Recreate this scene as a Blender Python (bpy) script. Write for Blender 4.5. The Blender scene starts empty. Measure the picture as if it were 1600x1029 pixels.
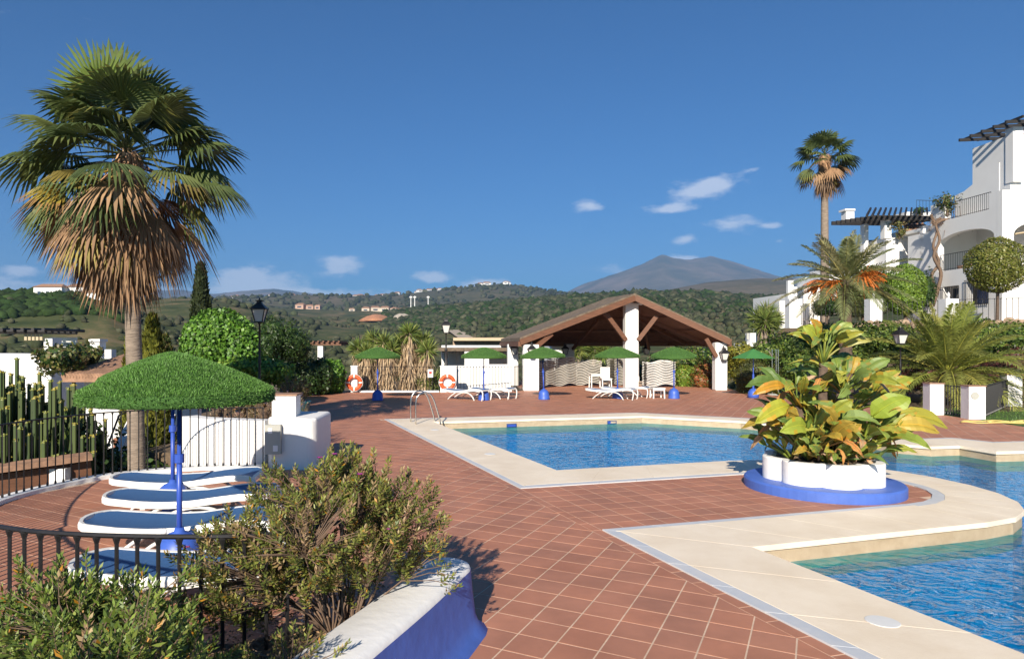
import bpy, bmesh, math, random
import numpy as np
from mathutils import Vector, Matrix
from mathutils.geometry import tessellate_polygon

R = math.radians
sc = bpy.context.scene
COL = sc.collection
# ------------------------------------------------------------------ camera
H = 2.15; F = 1078.0; CX = 685.0; HY = 538.0      # eye height, focal length and principal point in photo pixels
cam = bpy.data.cameras.new('camera'); camo = bpy.data.objects.new('camera', cam); COL.objects.link(camo)
camo.location = (0, 0, H); camo.rotation_euler = (R(90), 0, 0)
cam.sensor_width = 36; cam.lens = F / 1600 * 36
cam.shift_x = (800 - CX) / 1600; cam.shift_y = (HY - 514.5) / 1600
cam.clip_start = 0.05; cam.clip_end = 40000
sc.camera = camo
# ------------------------------------------------------------------ sun and sky
SUN_EL = R(26); SUN_AZ = math.atan2(0.268, 0.963)          # azimuth the light travels towards, from +Y to +X
ldir = Vector((math.sin(SUN_AZ) * math.cos(SUN_EL), math.cos(SUN_AZ) * math.cos(SUN_EL), -math.sin(SUN_EL)))
sun = bpy.data.lights.new('sun', 'SUN'); suno = bpy.data.objects.new('sun', sun); COL.objects.link(suno)
sun.energy = 5.0; sun.angle = R(0.53); sun.color = (1.0, 0.90, 0.76)
suno.rotation_euler = ldir.to_track_quat('-Z', 'Y').to_euler(); suno.location = (-10, -30, 30)
world = bpy.data.worlds.new('World'); sc.world = world; world.use_nodes = True
sc.view_settings.view_transform = 'Standard'; sc.view_settings.look = 'None'
sc.view_settings.gamma = 1; sc.view_settings.exposure = 0.60; sc.view_settings.use_curve_mapping = False
SKY_STRENGTH = 0.076

def build_world():
    nt = world.node_tree; nd = nt.nodes; lk = nt.links; nd.clear()
    out = nd.new('ShaderNodeOutputWorld'); bg = nd.new('ShaderNodeBackground')
    sky = nd.new('ShaderNodeTexSky'); sky.sky_type = 'NISHITA'; sky.sun_disc = False
    sky.sun_elevation = SUN_EL; sky.sun_rotation = SUN_AZ + math.pi
    sky.altitude = 50; sky.air_density = 1.0; sky.dust_density = 0.7; sky.ozone_density = 4.5
    bg.inputs['Strength'].default_value = SKY_STRENGTH
    tc = nd.new('ShaderNodeTexCoord'); sp = nd.new('ShaderNodeSeparateXYZ'); lk.new(tc.outputs['Generated'], sp.inputs[0])
    def m(op, a, b=None, c=None):
        n = nd.new('ShaderNodeMath'); n.operation = op
        for i, v in enumerate((a, b, c)):
            if v is None: continue
            if isinstance(v, (int, float)): n.inputs[i].default_value = v
            else: lk.new(v, n.inputs[i])
        return n.outputs[0]
    u = m('ARCTAN2', sp.outputs[0], sp.outputs[1]); v = m('ARCSINE', sp.outputs[2])
    cb = nd.new('ShaderNodeCombineXYZ'); lk.new(m('MULTIPLY', u, 13.0), cb.inputs[0]); lk.new(m('MULTIPLY', v, 30.0), cb.inputs[1])
    nz = nd.new('ShaderNodeTexNoise'); nz.inputs['Scale'].default_value = 1.7; nz.inputs['Detail'].default_value = 9; nz.inputs['Roughness'].default_value = .62
    lk.new(cb.outputs[0], nz.inputs['Vector'])
    tot = None
    clouds = [(918,322,24,11,1),(1090,298,62,16,1),(1122,285,26,12,.8),(1050,327,36,7,1.0),(1145,348,42,12,.95),(530,414,38,16,1.15),(400,436,80,20,.9),(385,424,30,12,.6),
              (675,431,32,12,1.05),(757,443,38,11,1.05),(32,421,36,9,.9),(1070,374,27,8,.95),(1062,407,34,8,1.2),(1090,412,24,6,1.0),(1175,266,16,5,.5),(1207,353,20,6,.95),
              (100,450,190,14,.8),(470,458,170,11,.7),(960,420,40,10,.4),(1218,376,12,5,.5)]
    for (px, py, w, h, k) in clouds:
        uu = math.atan((px - CX) / F); vv = math.atan((HY - py) * math.cos(uu) / F)
        du = m('MULTIPLY', m('SUBTRACT', u, uu), F * math.cos(uu) ** -2 * math.cos(uu)**0 / w * 1.0)
        dv = m('MULTIPLY', m('SUBTRACT', v, vv), F / math.cos(uu) / h)
        g = m('MULTIPLY', m('EXPONENT', m('MULTIPLY', m('ADD', m('MULTIPLY', du, du), m('MULTIPLY', dv, dv)), -1.0)), k)
        tot = g if tot is None else m('ADD', tot, g)
    # thin bank of cloud low over the horizon all the way round
    band = m('MULTIPLY', m('EXPONENT', m('MULTIPLY', m('POWER', m('DIVIDE', m('SUBTRACT', v, 0.062), 0.030), 2.0), -1.0)), 0.16)
    tot = m('ADD', tot, band)
    dens = m('ADD', m('SUBTRACT', nz.outputs['Fac'], 0.66), m('MULTIPLY', tot, 0.50))
    mr = nd.new('ShaderNodeMapRange'); mr.interpolation_type = 'SMOOTHSTEP'
    lk.new(dens, mr.inputs[0]); mr.inputs[1].default_value = 0.0; mr.inputs[2].default_value = 0.36; mr.inputs[3].default_value = 0; mr.inputs[4].default_value = 0.62
    mx = nd.new('ShaderNodeMix'); mx.data_type = 'RGBA'
    lk.new(mr.outputs[0], mx.inputs[0]); sm = nd.new('ShaderNodeMix'); sm.data_type = 'RGBA'; sm.blend_type = 'MULTIPLY'; sm.inputs[0].default_value = 1; sm.inputs[7].default_value = (.22, .54, .80, 1); lk.new(sky.outputs[0], sm.inputs[6]); lk.new(sm.outputs[2], mx.inputs[6]); mx.inputs[7].default_value = (8.0, 8.4, 9.2, 1)
    lk.new(mx.outputs[2], bg.inputs[0]); lk.new(bg.outputs[0], out.inputs[0])
build_world()

# ------------------------------------------------------------------ helpers
rng = np.random.default_rng(7); random.seed(7)
def lin(r, g, b):
    f = lambda c: (c/255/12.92) if c/255 <= .04045 else ((c/255+.055)/1.055)**2.4
    return (f(r), f(g), f(b))
def at(px, py, Y):                       # point at depth Y seen at a photo pixel
    return Vector(((px - CX) * Y / F, Y, H + (HY - py) * Y / F))
def gp(px, py, z=0.0):                   # point on the level z seen at a photo pixel
    Y = F * (H - z) / (py - HY); return Vector(((px - CX) * Y / F, Y, z))
def zat(py, Y): return H + (HY - py) * Y / F
def xat(px, Y): return (px - CX) * Y / F
_a = math.atan((370 - 685) / 1078.0)
E1 = Vector((math.sin(_a), math.cos(_a), 0)); E2 = Vector((math.cos(_a), -math.sin(_a), 0)); OO = Vector((1.898, 7.992, 0))
def ST(s, t, z=0.0): return OO + E1 * s + E2 * t + Vector((0, 0, z))     # pool axes: s along the long edge, t across it
def toST(p):
    d = Vector((p[0], p[1], 0)) - OO; return d.dot(E1), d.dot(E2)

def material(name, color, rough=.6, var=0.0, scale=3.0, color2=None, bump=0.0, bscale=None, attr=False, metal=0.0, spec=.5, transl=0.0, stretch=None, detail=5, coat=0.0):
    m = bpy.data.materials.new(name); m.use_nodes = True
    nt = m.node_tree; nd = nt.nodes; lk = nt.links; b = nd['Principled BSDF']
    b.inputs['Roughness'].default_value = rough; b.inputs['Metallic'].default_value = metal
    b.inputs['Specular IOR Level'].default_value = spec; b.inputs['Coat Weight'].default_value = coat
    geo = nd.new('ShaderNodeNewGeometry'); src = geo.outputs['Position']
    if stretch:
        mp = nd.new('ShaderNodeMapping'); mp.inputs['Scale'].default_value = stretch; lk.new(src, mp.inputs[0]); src = mp.outputs[0]
    colout = None
    if attr:
        a = nd.new('ShaderNodeAttribute'); a.attribute_name = 'Col'; colout = a.outputs['Color']
    if var > 0 or color2:
        n = nd.new('ShaderNodeTexNoise'); n.inputs['Scale'].default_value = scale; n.inputs['Detail'].default_value = detail; n.inputs['Roughness'].default_value = .65
        lk.new(src, n.inputs['Vector'])
        cr = nd.new('ShaderNodeValToRGB'); lk.new(n.outputs['Fac'], cr.inputs[0])
        c1 = color; c2 = color2 or tuple(c * (1 - var) for c in color)
        cr.color_ramp.elements[0].position = .36; cr.color_ramp.elements[1].position = .64
        cr.color_ramp.elements[0].color = (*c2, 1); cr.color_ramp.elements[1].color = (*c1, 1)
        if colout:
            mx = nd.new('ShaderNodeMix'); mx.data_type = 'RGBA'; mx.blend_type = 'MULTIPLY'; mx.inputs[0].default_value = 1
            lk.new(colout, mx.inputs[6]); lk.new(cr.outputs[0], mx.inputs[7]); colout = mx.outputs[2]
        else: colout = cr.outputs[0]
    if colout: lk.new(colout, b.inputs['Base Color'])
    else: b.inputs['Base Color'].default_value = (*color, 1)
    if bump > 0:
        n2 = nd.new('ShaderNodeTexNoise'); n2.inputs['Scale'].default_value = bscale or scale * 4; n2.inputs['Detail'].default_value = 6
        lk.new(src, n2.inputs['Vector'])
        bp = nd.new('ShaderNodeBump'); bp.inputs['Strength'].default_value = 1; bp.inputs['Distance'].default_value = bump
        lk.new(n2.outputs['Fac'], bp.inputs['Height']); lk.new(bp.outputs[0], b.inputs['Normal'])
    if transl > 0:
        out = nd['Material Output']; tr = nd.new('ShaderNodeBsdfTranslucent'); ms = nd.new('ShaderNodeMixShader'); ms.inputs[0].default_value = transl
        if colout: lk.new(colout, tr.inputs[0])
        else: tr.inputs[0].default_value = (*color, 1)
        lk.new(b.outputs[0], ms.inputs[1]); lk.new(tr.outputs[0], ms.inputs[2]); lk.new(ms.outputs[0], out.inputs[0])
    return m

MT = {}
MT['tile'] = material('terracotta', (1, 1, 1), .62, .24, 1.5, detail=9, attr=True, bump=.0012, bscale=60)
MT['grout'] = material('grout', (.70, .52, .38), .9, .25, 6)
MT['coping'] = material('travertine', (.90, .78, .61), .55, 0, 1.3, color2=(.80, .67, .50), detail=9, bump=.0015, bscale=40)
MT['border'] = material('grey_marble', (.60, .60, .60), .5, 0, 2.2, color2=(.50, .53, .57))
MT['poolface'] = material('stone_face', (.86, .73, .53), .5, 0, 5, color2=(.76, .62, .42), stretch=(1, 1, 1))
MT['white'] = material('white_plaster', (.80, .79, .77), .85, .06, 1.3, bump=.006, bscale=9)
MT['whitefar'] = material('white_wall', (.80, .79, .77), .85, .06, .5)
MT['blue'] = material('blue_paint', (.07, .15, .52), .55, .16, 2.5, bump=.005, bscale=9)
MT['blueplastic'] = material('blue_plastic', (.05, .12, .50), .45, .15, 12)
MT['bluepole'] = material('blue_pole', (.035, .085, .42), .4)
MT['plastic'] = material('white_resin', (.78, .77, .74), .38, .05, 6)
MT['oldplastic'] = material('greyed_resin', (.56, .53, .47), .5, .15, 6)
MT['sling'] = material('blue_mesh_sling', (.05, .13, .30), .55, .12, 30, bump=.0006, bscale=500)
MT['iron'] = material('black_iron', (.018, .017, .018), .45, .3, 20)
MT['steel'] = material('stainless', (.62, .60, .56), .22, metal=1.0)
MT['wood'] = material('stained_timber', (.17, .072, .036), .65, .35, 3, stretch=(1, 1, 7), bump=.003, bscale=14)
MT['board'] = material('roof_boards', (.15, .065, .035), .75, .3, 4, bump=.004, bscale=9)
MT['thatch'] = material('heather_thatch', (.20, .150, .105), .95, .45, 5, bump=.03, bscale=22)
MT['darkwood'] = material('black_timber', (.022, .02, .02), .6, .3, 5)
MT['trunk'] = material('palm_bark', (.30, .235, .18), .9, .4, 4, stretch=(1, 1, 5), bump=.02, bscale=10)
MT['darktrunk'] = material('rough_bark', (.13, .09, .065), .95, .4, 9, bump=.03, bscale=14)
MT['twig'] = material('twigs', (.19, .125, .085), .9, .3, 14)
MT['leaf'] = material('leaves', (1, 1, 1), .45, attr=True, transl=.28)
MT['glossleaf'] = material('glossy_leaves', (1, 1, 1), .5, attr=True, transl=.2)
MT['dryleaf'] = material('dry_leaves', (1, 1, 1), .8, attr=True, transl=.15)
MT['turf'] = material('artificial_turf', (1, 1, 1), .6, .25, 14, attr=True, transl=.12)
MT['canopy'] = material('turf_backing', (.05, .13, .022), .9, .3, 20)
MT['greencloth'] = material('green_canvas', (.05, .20, .05), .8, .1, 6)
MT['soil'] = material('dry_soil', (.17, .12, .075), .95, .4, 9, bump=.03, bscale=18)
MT['orange'] = material('lifebuoy_orange', (.72, .10, .02), .5, .12, 8)
MT['whiteband'] = material('reflective_band', (.8, .8, .78), .5)
MT['glass'] = material('lantern_glass', (.62, .62, .58), .25, .1, 4)
MT['greybox'] = material('grey_cabinet', (.40, .40, .36), .5, .08, 4)
MT['rooftile'] = material('clay_roof_tile', (.42, .24, .15), .85, .45, 4)
MT['brick'] = material('red_brick', (.36, .15, .09), .9, .3, 8)
MT['window'] = material('dark_window', (.03, .045, .07), .08, spec=.8)
MT['bluewin'] = material('blue_shutter', (.03, .07, .20), .4)
MT['grass'] = material('lawn', (.075, .14, .02), .9, .4, 2.5, bump=.03, bscale=40)
MT['sand'] = material('beige_pipe', (.52, .42, .27), .6, .1, 6)
MT['teal'] = material('teal_pot', (.03, .12, .13), .45, .2, 5)
MT['fruit'] = material('orange_fruit_stalks', (.62, .17, .02), .6, .3, 10)
MT['paper'] = material('sign_white', (.8, .8, .8), .5)
MT['rednotice'] = material('sign_red', (.5, .05, .04), .5)
MT['hose'] = material('yellow_hose', (.62, .50, .16), .5)
MT['rock'] = material('tan_rock', (.42, .30, .20), .9, .4, 2.5, bump=.04, bscale=5)
MT['attr'] = material('painted', (1, 1, 1), .8, attr=True)

class MB:
    """collects shapes, then links them as ONE mesh object"""
    def __init__(s): s.v = []; s.f = []; s.mi = []; s.cur = 0; s.c = []; s.col = None
    def add(s, vs, fs):
        o = len(s.v); s.v.extend([tuple(v) for v in vs]); s.f.extend([tuple(i + o for i in f) for f in fs]); s.mi.extend([s.cur] * len(fs)); s.c.extend([s.col] * len(fs)); return s
    def box(s, c, size, rz=0, M=None):
        hx, hy, hz = size[0]/2, size[1]/2, size[2]/2
        vs = [Vector((x, y, z)) for z in (-hz, hz) for (x, y) in ((-hx, -hy), (hx, -hy), (hx, hy), (-hx, hy))]
        rot = Matrix.Rotation(rz, 3, 'Z') if M is None else M
        vs = [rot @ v + Vector(c) for v in vs]
        return s.add(vs, [(3,2,1,0), (4,5,6,7), (0,1,5,4), (1,2,6,5), (2,3,7,6), (3,0,4,7)])
    def bar(s, p0, p1, w, h, up=(0,0,1)):            # rectangular bar between two points
        p0 = Vector(p0); p1 = Vector(p1); d = (p1 - p0).normalized(); u = Vector(up)
        if abs(d.dot(u)) > .98: u = Vector((1, 0, 0))
        r = d.cross(u).normalized(); u = r.cross(d).normalized()
        vs = [p + r * (a * w/2) + u * (b * h/2) for p in (p0, p1) for (a, b) in ((-1,-1),(1,-1),(1,1),(-1,1))]
        return s.add(vs, [(0,1,2,3), (7,6,5,4), (0,4,5,1), (1,5,6,2), (2,6,7,3), (3,7,4,0)])
    def tube(s, pts, rad, n=8, caps=True, closed=False, flat=1.0):
        pts = [Vector(p) for p in pts]; k = len(pts); rad = rad if isinstance(rad, (list, tuple)) else [rad] * k
        rings = []; prev = None
        for i, p in enumerate(pts):
            if closed: t = pts[(i+1) % k] - pts[i-1]
            else: t = pts[min(i+1, k-1)] - pts[max(i-1, 0)]
            t = t.normalized() if t.length > 1e-9 else Vector((0,0,1))
            if prev is None:
                a = Vector((0,0,1)) if abs(t.z) < .9 else Vector((1,0,0)); prev = t.cross(a).normalized()
            prev = (prev - t * prev.dot(t))
            prev = prev.normalized() if prev.length > 1e-6 else t.orthogonal().normalized()
            b = t.cross(prev)
            rings.append([p + prev * (math.cos(2*math.pi*j/n) * rad[i]) + b * (math.sin(2*math.pi*j/n) * rad[i] * flat) for j in range(n)])
        vs = [v for r in rings for v in r]; fs = []
        for i in range(k if closed else k - 1):
            a = i * n; b2 = ((i+1) % k) * n
            for j in range(n): fs.append((a+j, a+(j+1) % n, b2+(j+1) % n, b2+j))
        if caps and not closed:
            fs.append(tuple(reversed(range(n)))); fs.append(tuple(range((k-1)*n, k*n)))
        return s.add(vs, fs)
    def lathe(s, prof, n=20, c=(0,0,0), squash=None):
        c = Vector(c); vs = []; fs = []
        for (r, z) in prof:
            for j in range(n):
                a = 2*math.pi*j/n; q = squash(a) if squash else 1
                vs.append(c + Vector((r*q*math.cos(a), r*q*math.sin(a), z)))
        for i in range(len(prof)-1):
            for j in range(n): fs.append((i*n+j, i*n+(j+1) % n, (i+1)*n+(j+1) % n, (i+1)*n+j))
        fs.append(tuple(reversed(range(n)))); fs.append(tuple(range((len(prof)-1)*n, len(prof)*n)))
        return s.add(vs, fs)
    def poly(s, outer, d, holes=()):                  # flat polygon (with holes) given in 3D, thickened along d
        loops = [[Vector(p) for p in outer]] + [[Vector(p) for p in h] for h in holes]
        allp = [p for l in loops for p in l]; n = len(allp); d = Vector(d)
        tris = tessellate_polygon(loops)
        vs = allp + [p + d for p in allp]; fs = []
        for (a, b, c) in tris:
            nn = (allp[b]-allp[a]).cross(allp[c]-allp[a])
            if nn.dot(d) > 0: a, c = c, a
            fs.append((a, b, c)); fs.append((c+n, b+n, a+n))
        o = 0
        for l in loops:
            k = len(l)
            for i in range(k):
                j = (i+1) % k; fs.append((o+i, o+j, o+j+n, o+i+n))
            o += k
        return s.add(vs, fs)
    def build(s, name, mat, parent=None, smooth=False, loc=None, fixn=True, link=True):
        me = bpy.data.meshes.new(name); me.from_pydata(s.v, [], s.f)
        mats = mat if isinstance(mat, (list, tuple)) else [mat]
        for m in mats: me.materials.append(MT[m] if isinstance(m, str) else m)
        if len(mats) > 1: me.polygons.foreach_set('material_index', s.mi)
        if any(c is not None for c in s.c):
            at_ = me.color_attributes.new('Col', 'FLOAT_COLOR', 'CORNER'); arr = []
            for p, c in zip(me.polygons, s.c):
                c = c or (1, 1, 1); arr.extend(list((c[0], c[1], c[2], 1.0)) * p.loop_total)
            at_.data.foreach_set('color', arr)
        if fixn:
            bm = bmesh.new(); bm.from_mesh(me); bmesh.ops.recalc_face_normals(bm, faces=bm.faces); bm.to_mesh(me); bm.free()
        if smooth: me.polygons.foreach_set('use_smooth', [True] * len(me.polygons))
        me.update()
        o = bpy.data.objects.new(name, me)
        if loc is not None: o.location = loc
        if parent: o.parent = parent
        COL.objects.link(o); return o

def tag(o, label=None, cat=None, group=None, kind=None):
    if label: o['label'] = label
    if cat: o['category'] = cat
    if group: o['group'] = group
    if kind: o['kind'] = kind
    return o
def thing(name, label, cat, loc=(0,0,0), rz=0, group=None):
    o = bpy.data.objects.new(name, None); COL.objects.link(o); o.empty_display_size = .2
    o.location = loc; o.rotation_euler = (0, 0, rz); return tag(o, label, cat, group)
def copy_tree(o, parent=None):
    c = o.copy(); COL.objects.link(c); c.parent = parent
    for ch in o.children: copy_tree(ch, c)
    return c
def share(proto, name, parent, loc, rz=0, scale=None):   # another object with the same mesh
    o = bpy.data.objects.new(name, proto.data); o.parent = parent; o.location = loc; o.rotation_euler = (0, 0, rz)
    if scale: o.scale = scale
    COL.objects.link(o); return o

def quads(name, V, C, mat, parent=None, core=None):
    """V (n,4,3) leaf quads, C (n,3) colours -> one mesh"""
    n = len(V); me = bpy.data.meshes.new(name)
    V = np.asarray(V, dtype=np.float32)
    me.vertices.add(n*4); me.vertices.foreach_set('co', V.reshape(-1))
    me.loops.add(n*4); me.loops.foreach_set('vertex_index', np.arange(n*4, dtype=np.int32))
    me.polygons.add(n); me.polygons.foreach_set('loop_start', np.arange(0, n*4, 4, dtype=np.int32))
    me.update(calc_edges=True)
    a = me.color_attributes.new('Col', 'FLOAT_COLOR', 'CORNER')
    cc = np.ones((n, 4, 4), dtype=np.float32); cc[:, :, :3] = np.asarray(C)[:, None, :]
    a.data.foreach_set('color', cc.reshape(-1))
    me.materials.append(MT[mat] if isinstance(mat, str) else mat)
    o = bpy.data.objects.new(name, me)
    if parent: o.parent = parent
    COL.objects.link(o); return o
def unit(a): return a / np.maximum(np.linalg.norm(a, axis=-1, keepdims=True), 1e-9)
def leaf_quads(P, D, N, L, W, bend=0.15):
    """leaves at P growing along D with face normal N, length L, width W (arrays)"""
    D = unit(D); S = unit(np.cross(D, N)); N = np.cross(S, D)
    L = L[:, None]; W = W[:, None]
    mid = P + D * L * .5 + N * (L * bend)
    return np.stack([P, mid + S * W * .5, P + D * L, mid - S * W * .5], axis=1)
def pick(cols, n, jit=.15):
    cols = np.array(cols); i = rng.integers(0, len(cols), n); k = rng.normal(1, jit, (n, 1)).clip(.55, 1.5)
    return cols[i] * k * 1.22
def leaf_cloud(name, blobs, n, size, cols, mat='leaf', parent=None, aspect=.6, shell=.7, rough=.22, jit=.18, droop=0.0, minz=None):
    """leaves spread through lumpy ellipsoids; blobs = [(centre, radii)]"""
    vol = np.array([r[0]*r[1] + r[1]*r[2] + r[0]*r[2] for _, r in blobs]); cnt = (vol / vol.sum() * n).astype(int) + 1
    Ps = []; Ns = []
    for (c, r), k in zip(blobs, cnt):
        d = unit(rng.normal(size=(k, 3)))
        lump = 1 + rough * (np.sin(d[:, 0]*5.1 + c[0]*3) * np.sin(d[:, 1]*4.3 + c[1]) + np.sin(d[:, 2]*6.1 + c[0]) * .6 + .5*np.sin(d[:, 0]*11+d[:, 2]*13))
        rad = (shell + (1 - shell) * rng.random(k) ** .5) * lump
        p = np.array(c) + d * np.array(r) * rad[:, None]
        Ps.append(p); Ns.append(unit(d / np.array(r)))
    P = np.concatenate(Ps); N = np.concatenate(Ns)
    if minz is not None:
        k = P[:, 2] > minz; P = P[k]; N = N[k]
    n = len(P)
    N2 = unit(N + rng.normal(0, .55, (n, 3))); D = np.cross(N2, rng.normal(size=(n, 3))); D[:, 2] -= droop; 
    L = size * rng.uniform(.7, 1.35, n)
    V = leaf_quads(P, D, N2, L, L * aspect)
    return quads(name, V, pick(cols, n, jit), mat, parent)
# ================================================================== pool, coping, deck
# pairs (outer edge of coping, inner edge of coping) in pool axes (s, t), walked along the pool edge
pairs = [((-9, 0), (-9, 1.13)), ((0, 0), (-1.04, 1.13)), ((0, 4.6), (-1.0, 4.6))]
for k in range(1, 12):
    a = -math.pi/2 + math.pi * k / 12
    pairs.append(((1.2 + 1.2*math.sin(a), 4.6 + 1.25*math.cos(a)), (1.26 + 2.26*math.sin(a), 4.65 + 2.05*math.cos(a))))
pairs += [((2.4, 4.6), (3.52, 4.6)), ((2.4, 0), (3.54, 1.13)), ((12.31, 0), (11.25, 1.13)), ((11.95, 8.0), (11.0, 7.6)), ((9.75, 10.1), (9.0, 9.45)),
          ((8.75, 10.75), (8.25, 9.75)), ((6.9, 10.8), (6.9, 9.75)), ((5.25, 10.7), (4.4, 9.62)), ((4.85, 11.0), (3.88, 9.95)), ((4.78, 11.7), (3.80, 10.64)), ((4.0, 11.9), (3.0, 10.55)),
          ((3.9, 12.7), (2.88, 11.3)), ((2.6, 13.2), (1.9, 12.1)), ((-2, 14.0), (-2, 12.9)), ((-9, 14.0), (-9, 12.9))]
outer = [p[0] for p in pairs]; inner = [p[1] for p in pairs]
WATER_Z = -0.20
coping = tag(MB().box((0, 0, -1), (.01, .01, .01)).build('pool_coping_bed', 'coping'), kind='structure')
bpy.data.objects.remove(coping)
# bed below the slabs
mb = MB()
for (o0, i0), (o1, i1) in zip(pairs[:-1], pairs[1:]):
    mb.poly([ST(*o0, -.05), ST(*o1, -.05), ST(*i1, -.05), ST(*i0, -.05)], (0, 0, -.35))
coping = tag(mb.build('pool_coping', 'poolface'), kind='structure')
def lerp2(a, b, k): return (a[0] + (b[0]-a[0])*k, a[1] + (b[1]-a[1])*k)
def slab(name, quad, z0, z1, mat, parent, lip=0.0):
    m = MB(); c = sum((Vector((*q, 0)) for q in quad), Vector()) / 4
    low = [ST(*q, z0) for q in quad]; k = len(low)
    top = [ST(*q, z1 - .002) for q in quad]
    ins = [ST(q[0] + (c[0]-q[0])*.004, q[1] + (c[1]-q[1])*.004, z1) for q in quad]
    m.add(low + top + ins, [(3,2,1,0), (8,9,10,11)] + [(i, (i+1)%4, 4+(i+1)%4, 4+i) for i in range(4)] + [(4+i, 4+(i+1)%4, 8+(i+1)%4, 8+i) for i in range(4)])
    return m.build(name, mat, parent)
for (o0, i0), (o1, i1) in zip(pairs[:-1], pairs[1:]):
    L = math.dist(lerp2(o0, i0, .5), lerp2(o1, i1, .5)); n = max(1, round(L / 1.15)); g = .0008 / max(L, .2) * n
    W = math.dist(o0, i0); f = .15 / W
    for k in range(n):
        k0 = k/n + g/n; k1 = (k+1)/n - g/n
        oa, ob, ia, ib = lerp2(o0, o1, k0), lerp2(o0, o1, k1), lerp2(i0, i1, k0), lerp2(i0, i1, k1)
        slab('coping_slab', [lerp2(oa, ia, f + .002), lerp2(ob, ib, f + .002), lerp2(ob, ib, 1.03), lerp2(oa, ia, 1.03)], -.045, .015, 'coping', coping)
    n = max(1, round(L / .6)); g = .0015 / max(L, .2) * n
    for k in range(n):
        k0 = k/n + g/n; k1 = (k+1)/n - g/n
        oa, ob, ia, ib = lerp2(o0, o1, k0), lerp2(o0, o1, k1), lerp2(i0, i1, k0), lerp2(i0, i1, k1)
        slab('border_slab', [oa, ob, lerp2(ob, ib, f), lerp2(oa, ia, f)], -.045, .013, 'border', coping)
# pool wall: stone band to just below the water, mosaic below
def wallstrip(z0, z1):
    m = MB(); pts = inner
    for a, b in zip(pts[:-1], pts[1:]):
        m.add([ST(*a, z0), ST(*b, z0), ST(*b, z1), ST(*a, z1)], [(0, 1, 2, 3)])
    return m
mos = bpy.data.materials.new('blue_mosaic'); mos.use_nodes = True
nt = mos.node_tree; b = nt.nodes['Principled BSDF']; geo = nt.nodes.new('ShaderNodeNewGeometry')
mp = nt.nodes.new('ShaderNodeMapping'); mp.inputs['Scale'].default_value = (22, 22, 22); mp.inputs['Rotation'].default_value = (0, 0, -_a); nt.links.new(geo.outputs['Position'], mp.inputs[0])
vo = nt.nodes.new('ShaderNodeTexVoronoi'); vo.feature = 'F1'; vo.distance = 'CHEBYCHEV'; vo.inputs['Randomness'].default_value = 0.0; vo.inputs['Scale'].default_value = 1; nt.links.new(mp.outputs[0], vo.inputs['Vector'])
nz = nt.nodes.new('ShaderNodeTexNoise'); nz.inputs['Scale'].default_value = 1.3; nt.links.new(geo.outputs['Position'], nz.inputs['Vector'])
mxa = nt.nodes.new('ShaderNodeMath'); mxa.operation = 'ADD'; nt.links.new(vo.outputs['Color'], mxa.inputs[0]); nt.links.new(nz.outputs['Fac'], mxa.inputs[1])
cr = nt.nodes.new('ShaderNodeValToRGB'); nt.links.new(mxa.outputs[0], cr.inputs[0]); cr.color_ramp.elements[0].position = .35; cr.color_ramp.elements[1].position = 1.25 if False else 1.0
cr.color_ramp.elements[0].color = (.004, .125, .26, 1); cr.color_ramp.elements[1].color = (.02, .31, .52, 1)
nt.links.new(cr.outputs[0], b.inputs['Base Color']); b.inputs['Roughness'].default_value = .4
tag(wallstrip(-.30, -.046).build('pool_wall_band', 'poolface', coping))
pool = tag(wallstrip(-1.6, -.3).build('pool_wall', mos), kind='structure')
poly = [ST(*p, -1.5) for p in inner]
tag(MB().poly(poly, (0, 0, -.1)).build('pool_floor', mos), kind='structure')
# water
wat = bpy.data.materials.new('pool_water'); wat.use_nodes = True
nt = wat.node_tree; nd = nt.nodes; lk = nt.links; nd.clear()
out = nd.new('ShaderNodeOutputMaterial')
gl = nd.new('ShaderNodeBsdfGlossy'); gl.inputs['Roughness'].default_value = .02
tr = nd.new('ShaderNodeBsdfTransparent'); tr.inputs[0].default_value = (.20, .70, .84, 1)
rf = nd.new('ShaderNodeBsdfRefraction'); rf.inputs['IOR'].default_value = 1.33; rf.inputs['Roughness'].default_value = 0.0; rf.inputs[0].default_value = (.22, .62, .84, 1)
mix0 = nd.new('ShaderNodeMixShader'); mix0.inputs[0].default_value = .0; lk.new(tr.outputs[0], mix0.inputs[1]); lk.new(rf.outputs[0], mix0.inputs[2])
vd = nd.new('ShaderNodeVectorMath'); vd.operation = 'DOT_PRODUCT'; gi = nd.new('ShaderNodeNewGeometry'); lk.new(gi.outputs['Incoming'], vd.inputs[0])
def _m(op, a, b_=None):
    n_ = nd.new('ShaderNodeMath'); n_.operation = op
    for i_, v_ in enumerate((a, b_)):
        if v_ is None: continue
        if isinstance(v_, (int, float)): n_.inputs[i_].default_value = v_
        else: lk.new(v_, n_.inputs[i_])
    return n_.outputs[0]
schl = _m('MINIMUM', _m('ADD', _m('MULTIPLY', _m('POWER', _m('SUBTRACT', 1.0, _m('MINIMUM', _m('ABSOLUTE', vd.outputs['Value']), 1.0)), 5.0), .98), .02), .34)
mix = nd.new('ShaderNodeMixShader'); lk.new(schl, mix.inputs[0]); lk.new(mix0.outputs[0], mix.inputs[1]); lk.new(gl.outputs[0], mix.inputs[2]); lk.new(mix.outputs[0], out.inputs[0])
geo = nd.new('ShaderNodeNewGeometry'); mp = nd.new('ShaderNodeMapping'); mp.inputs['Scale'].default_value = (1, 1.25, 1); mp.inputs['Rotation'].default_value = (0, 0, .35); lk.new(geo.outputs['Position'], mp.inputs[0])
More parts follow.
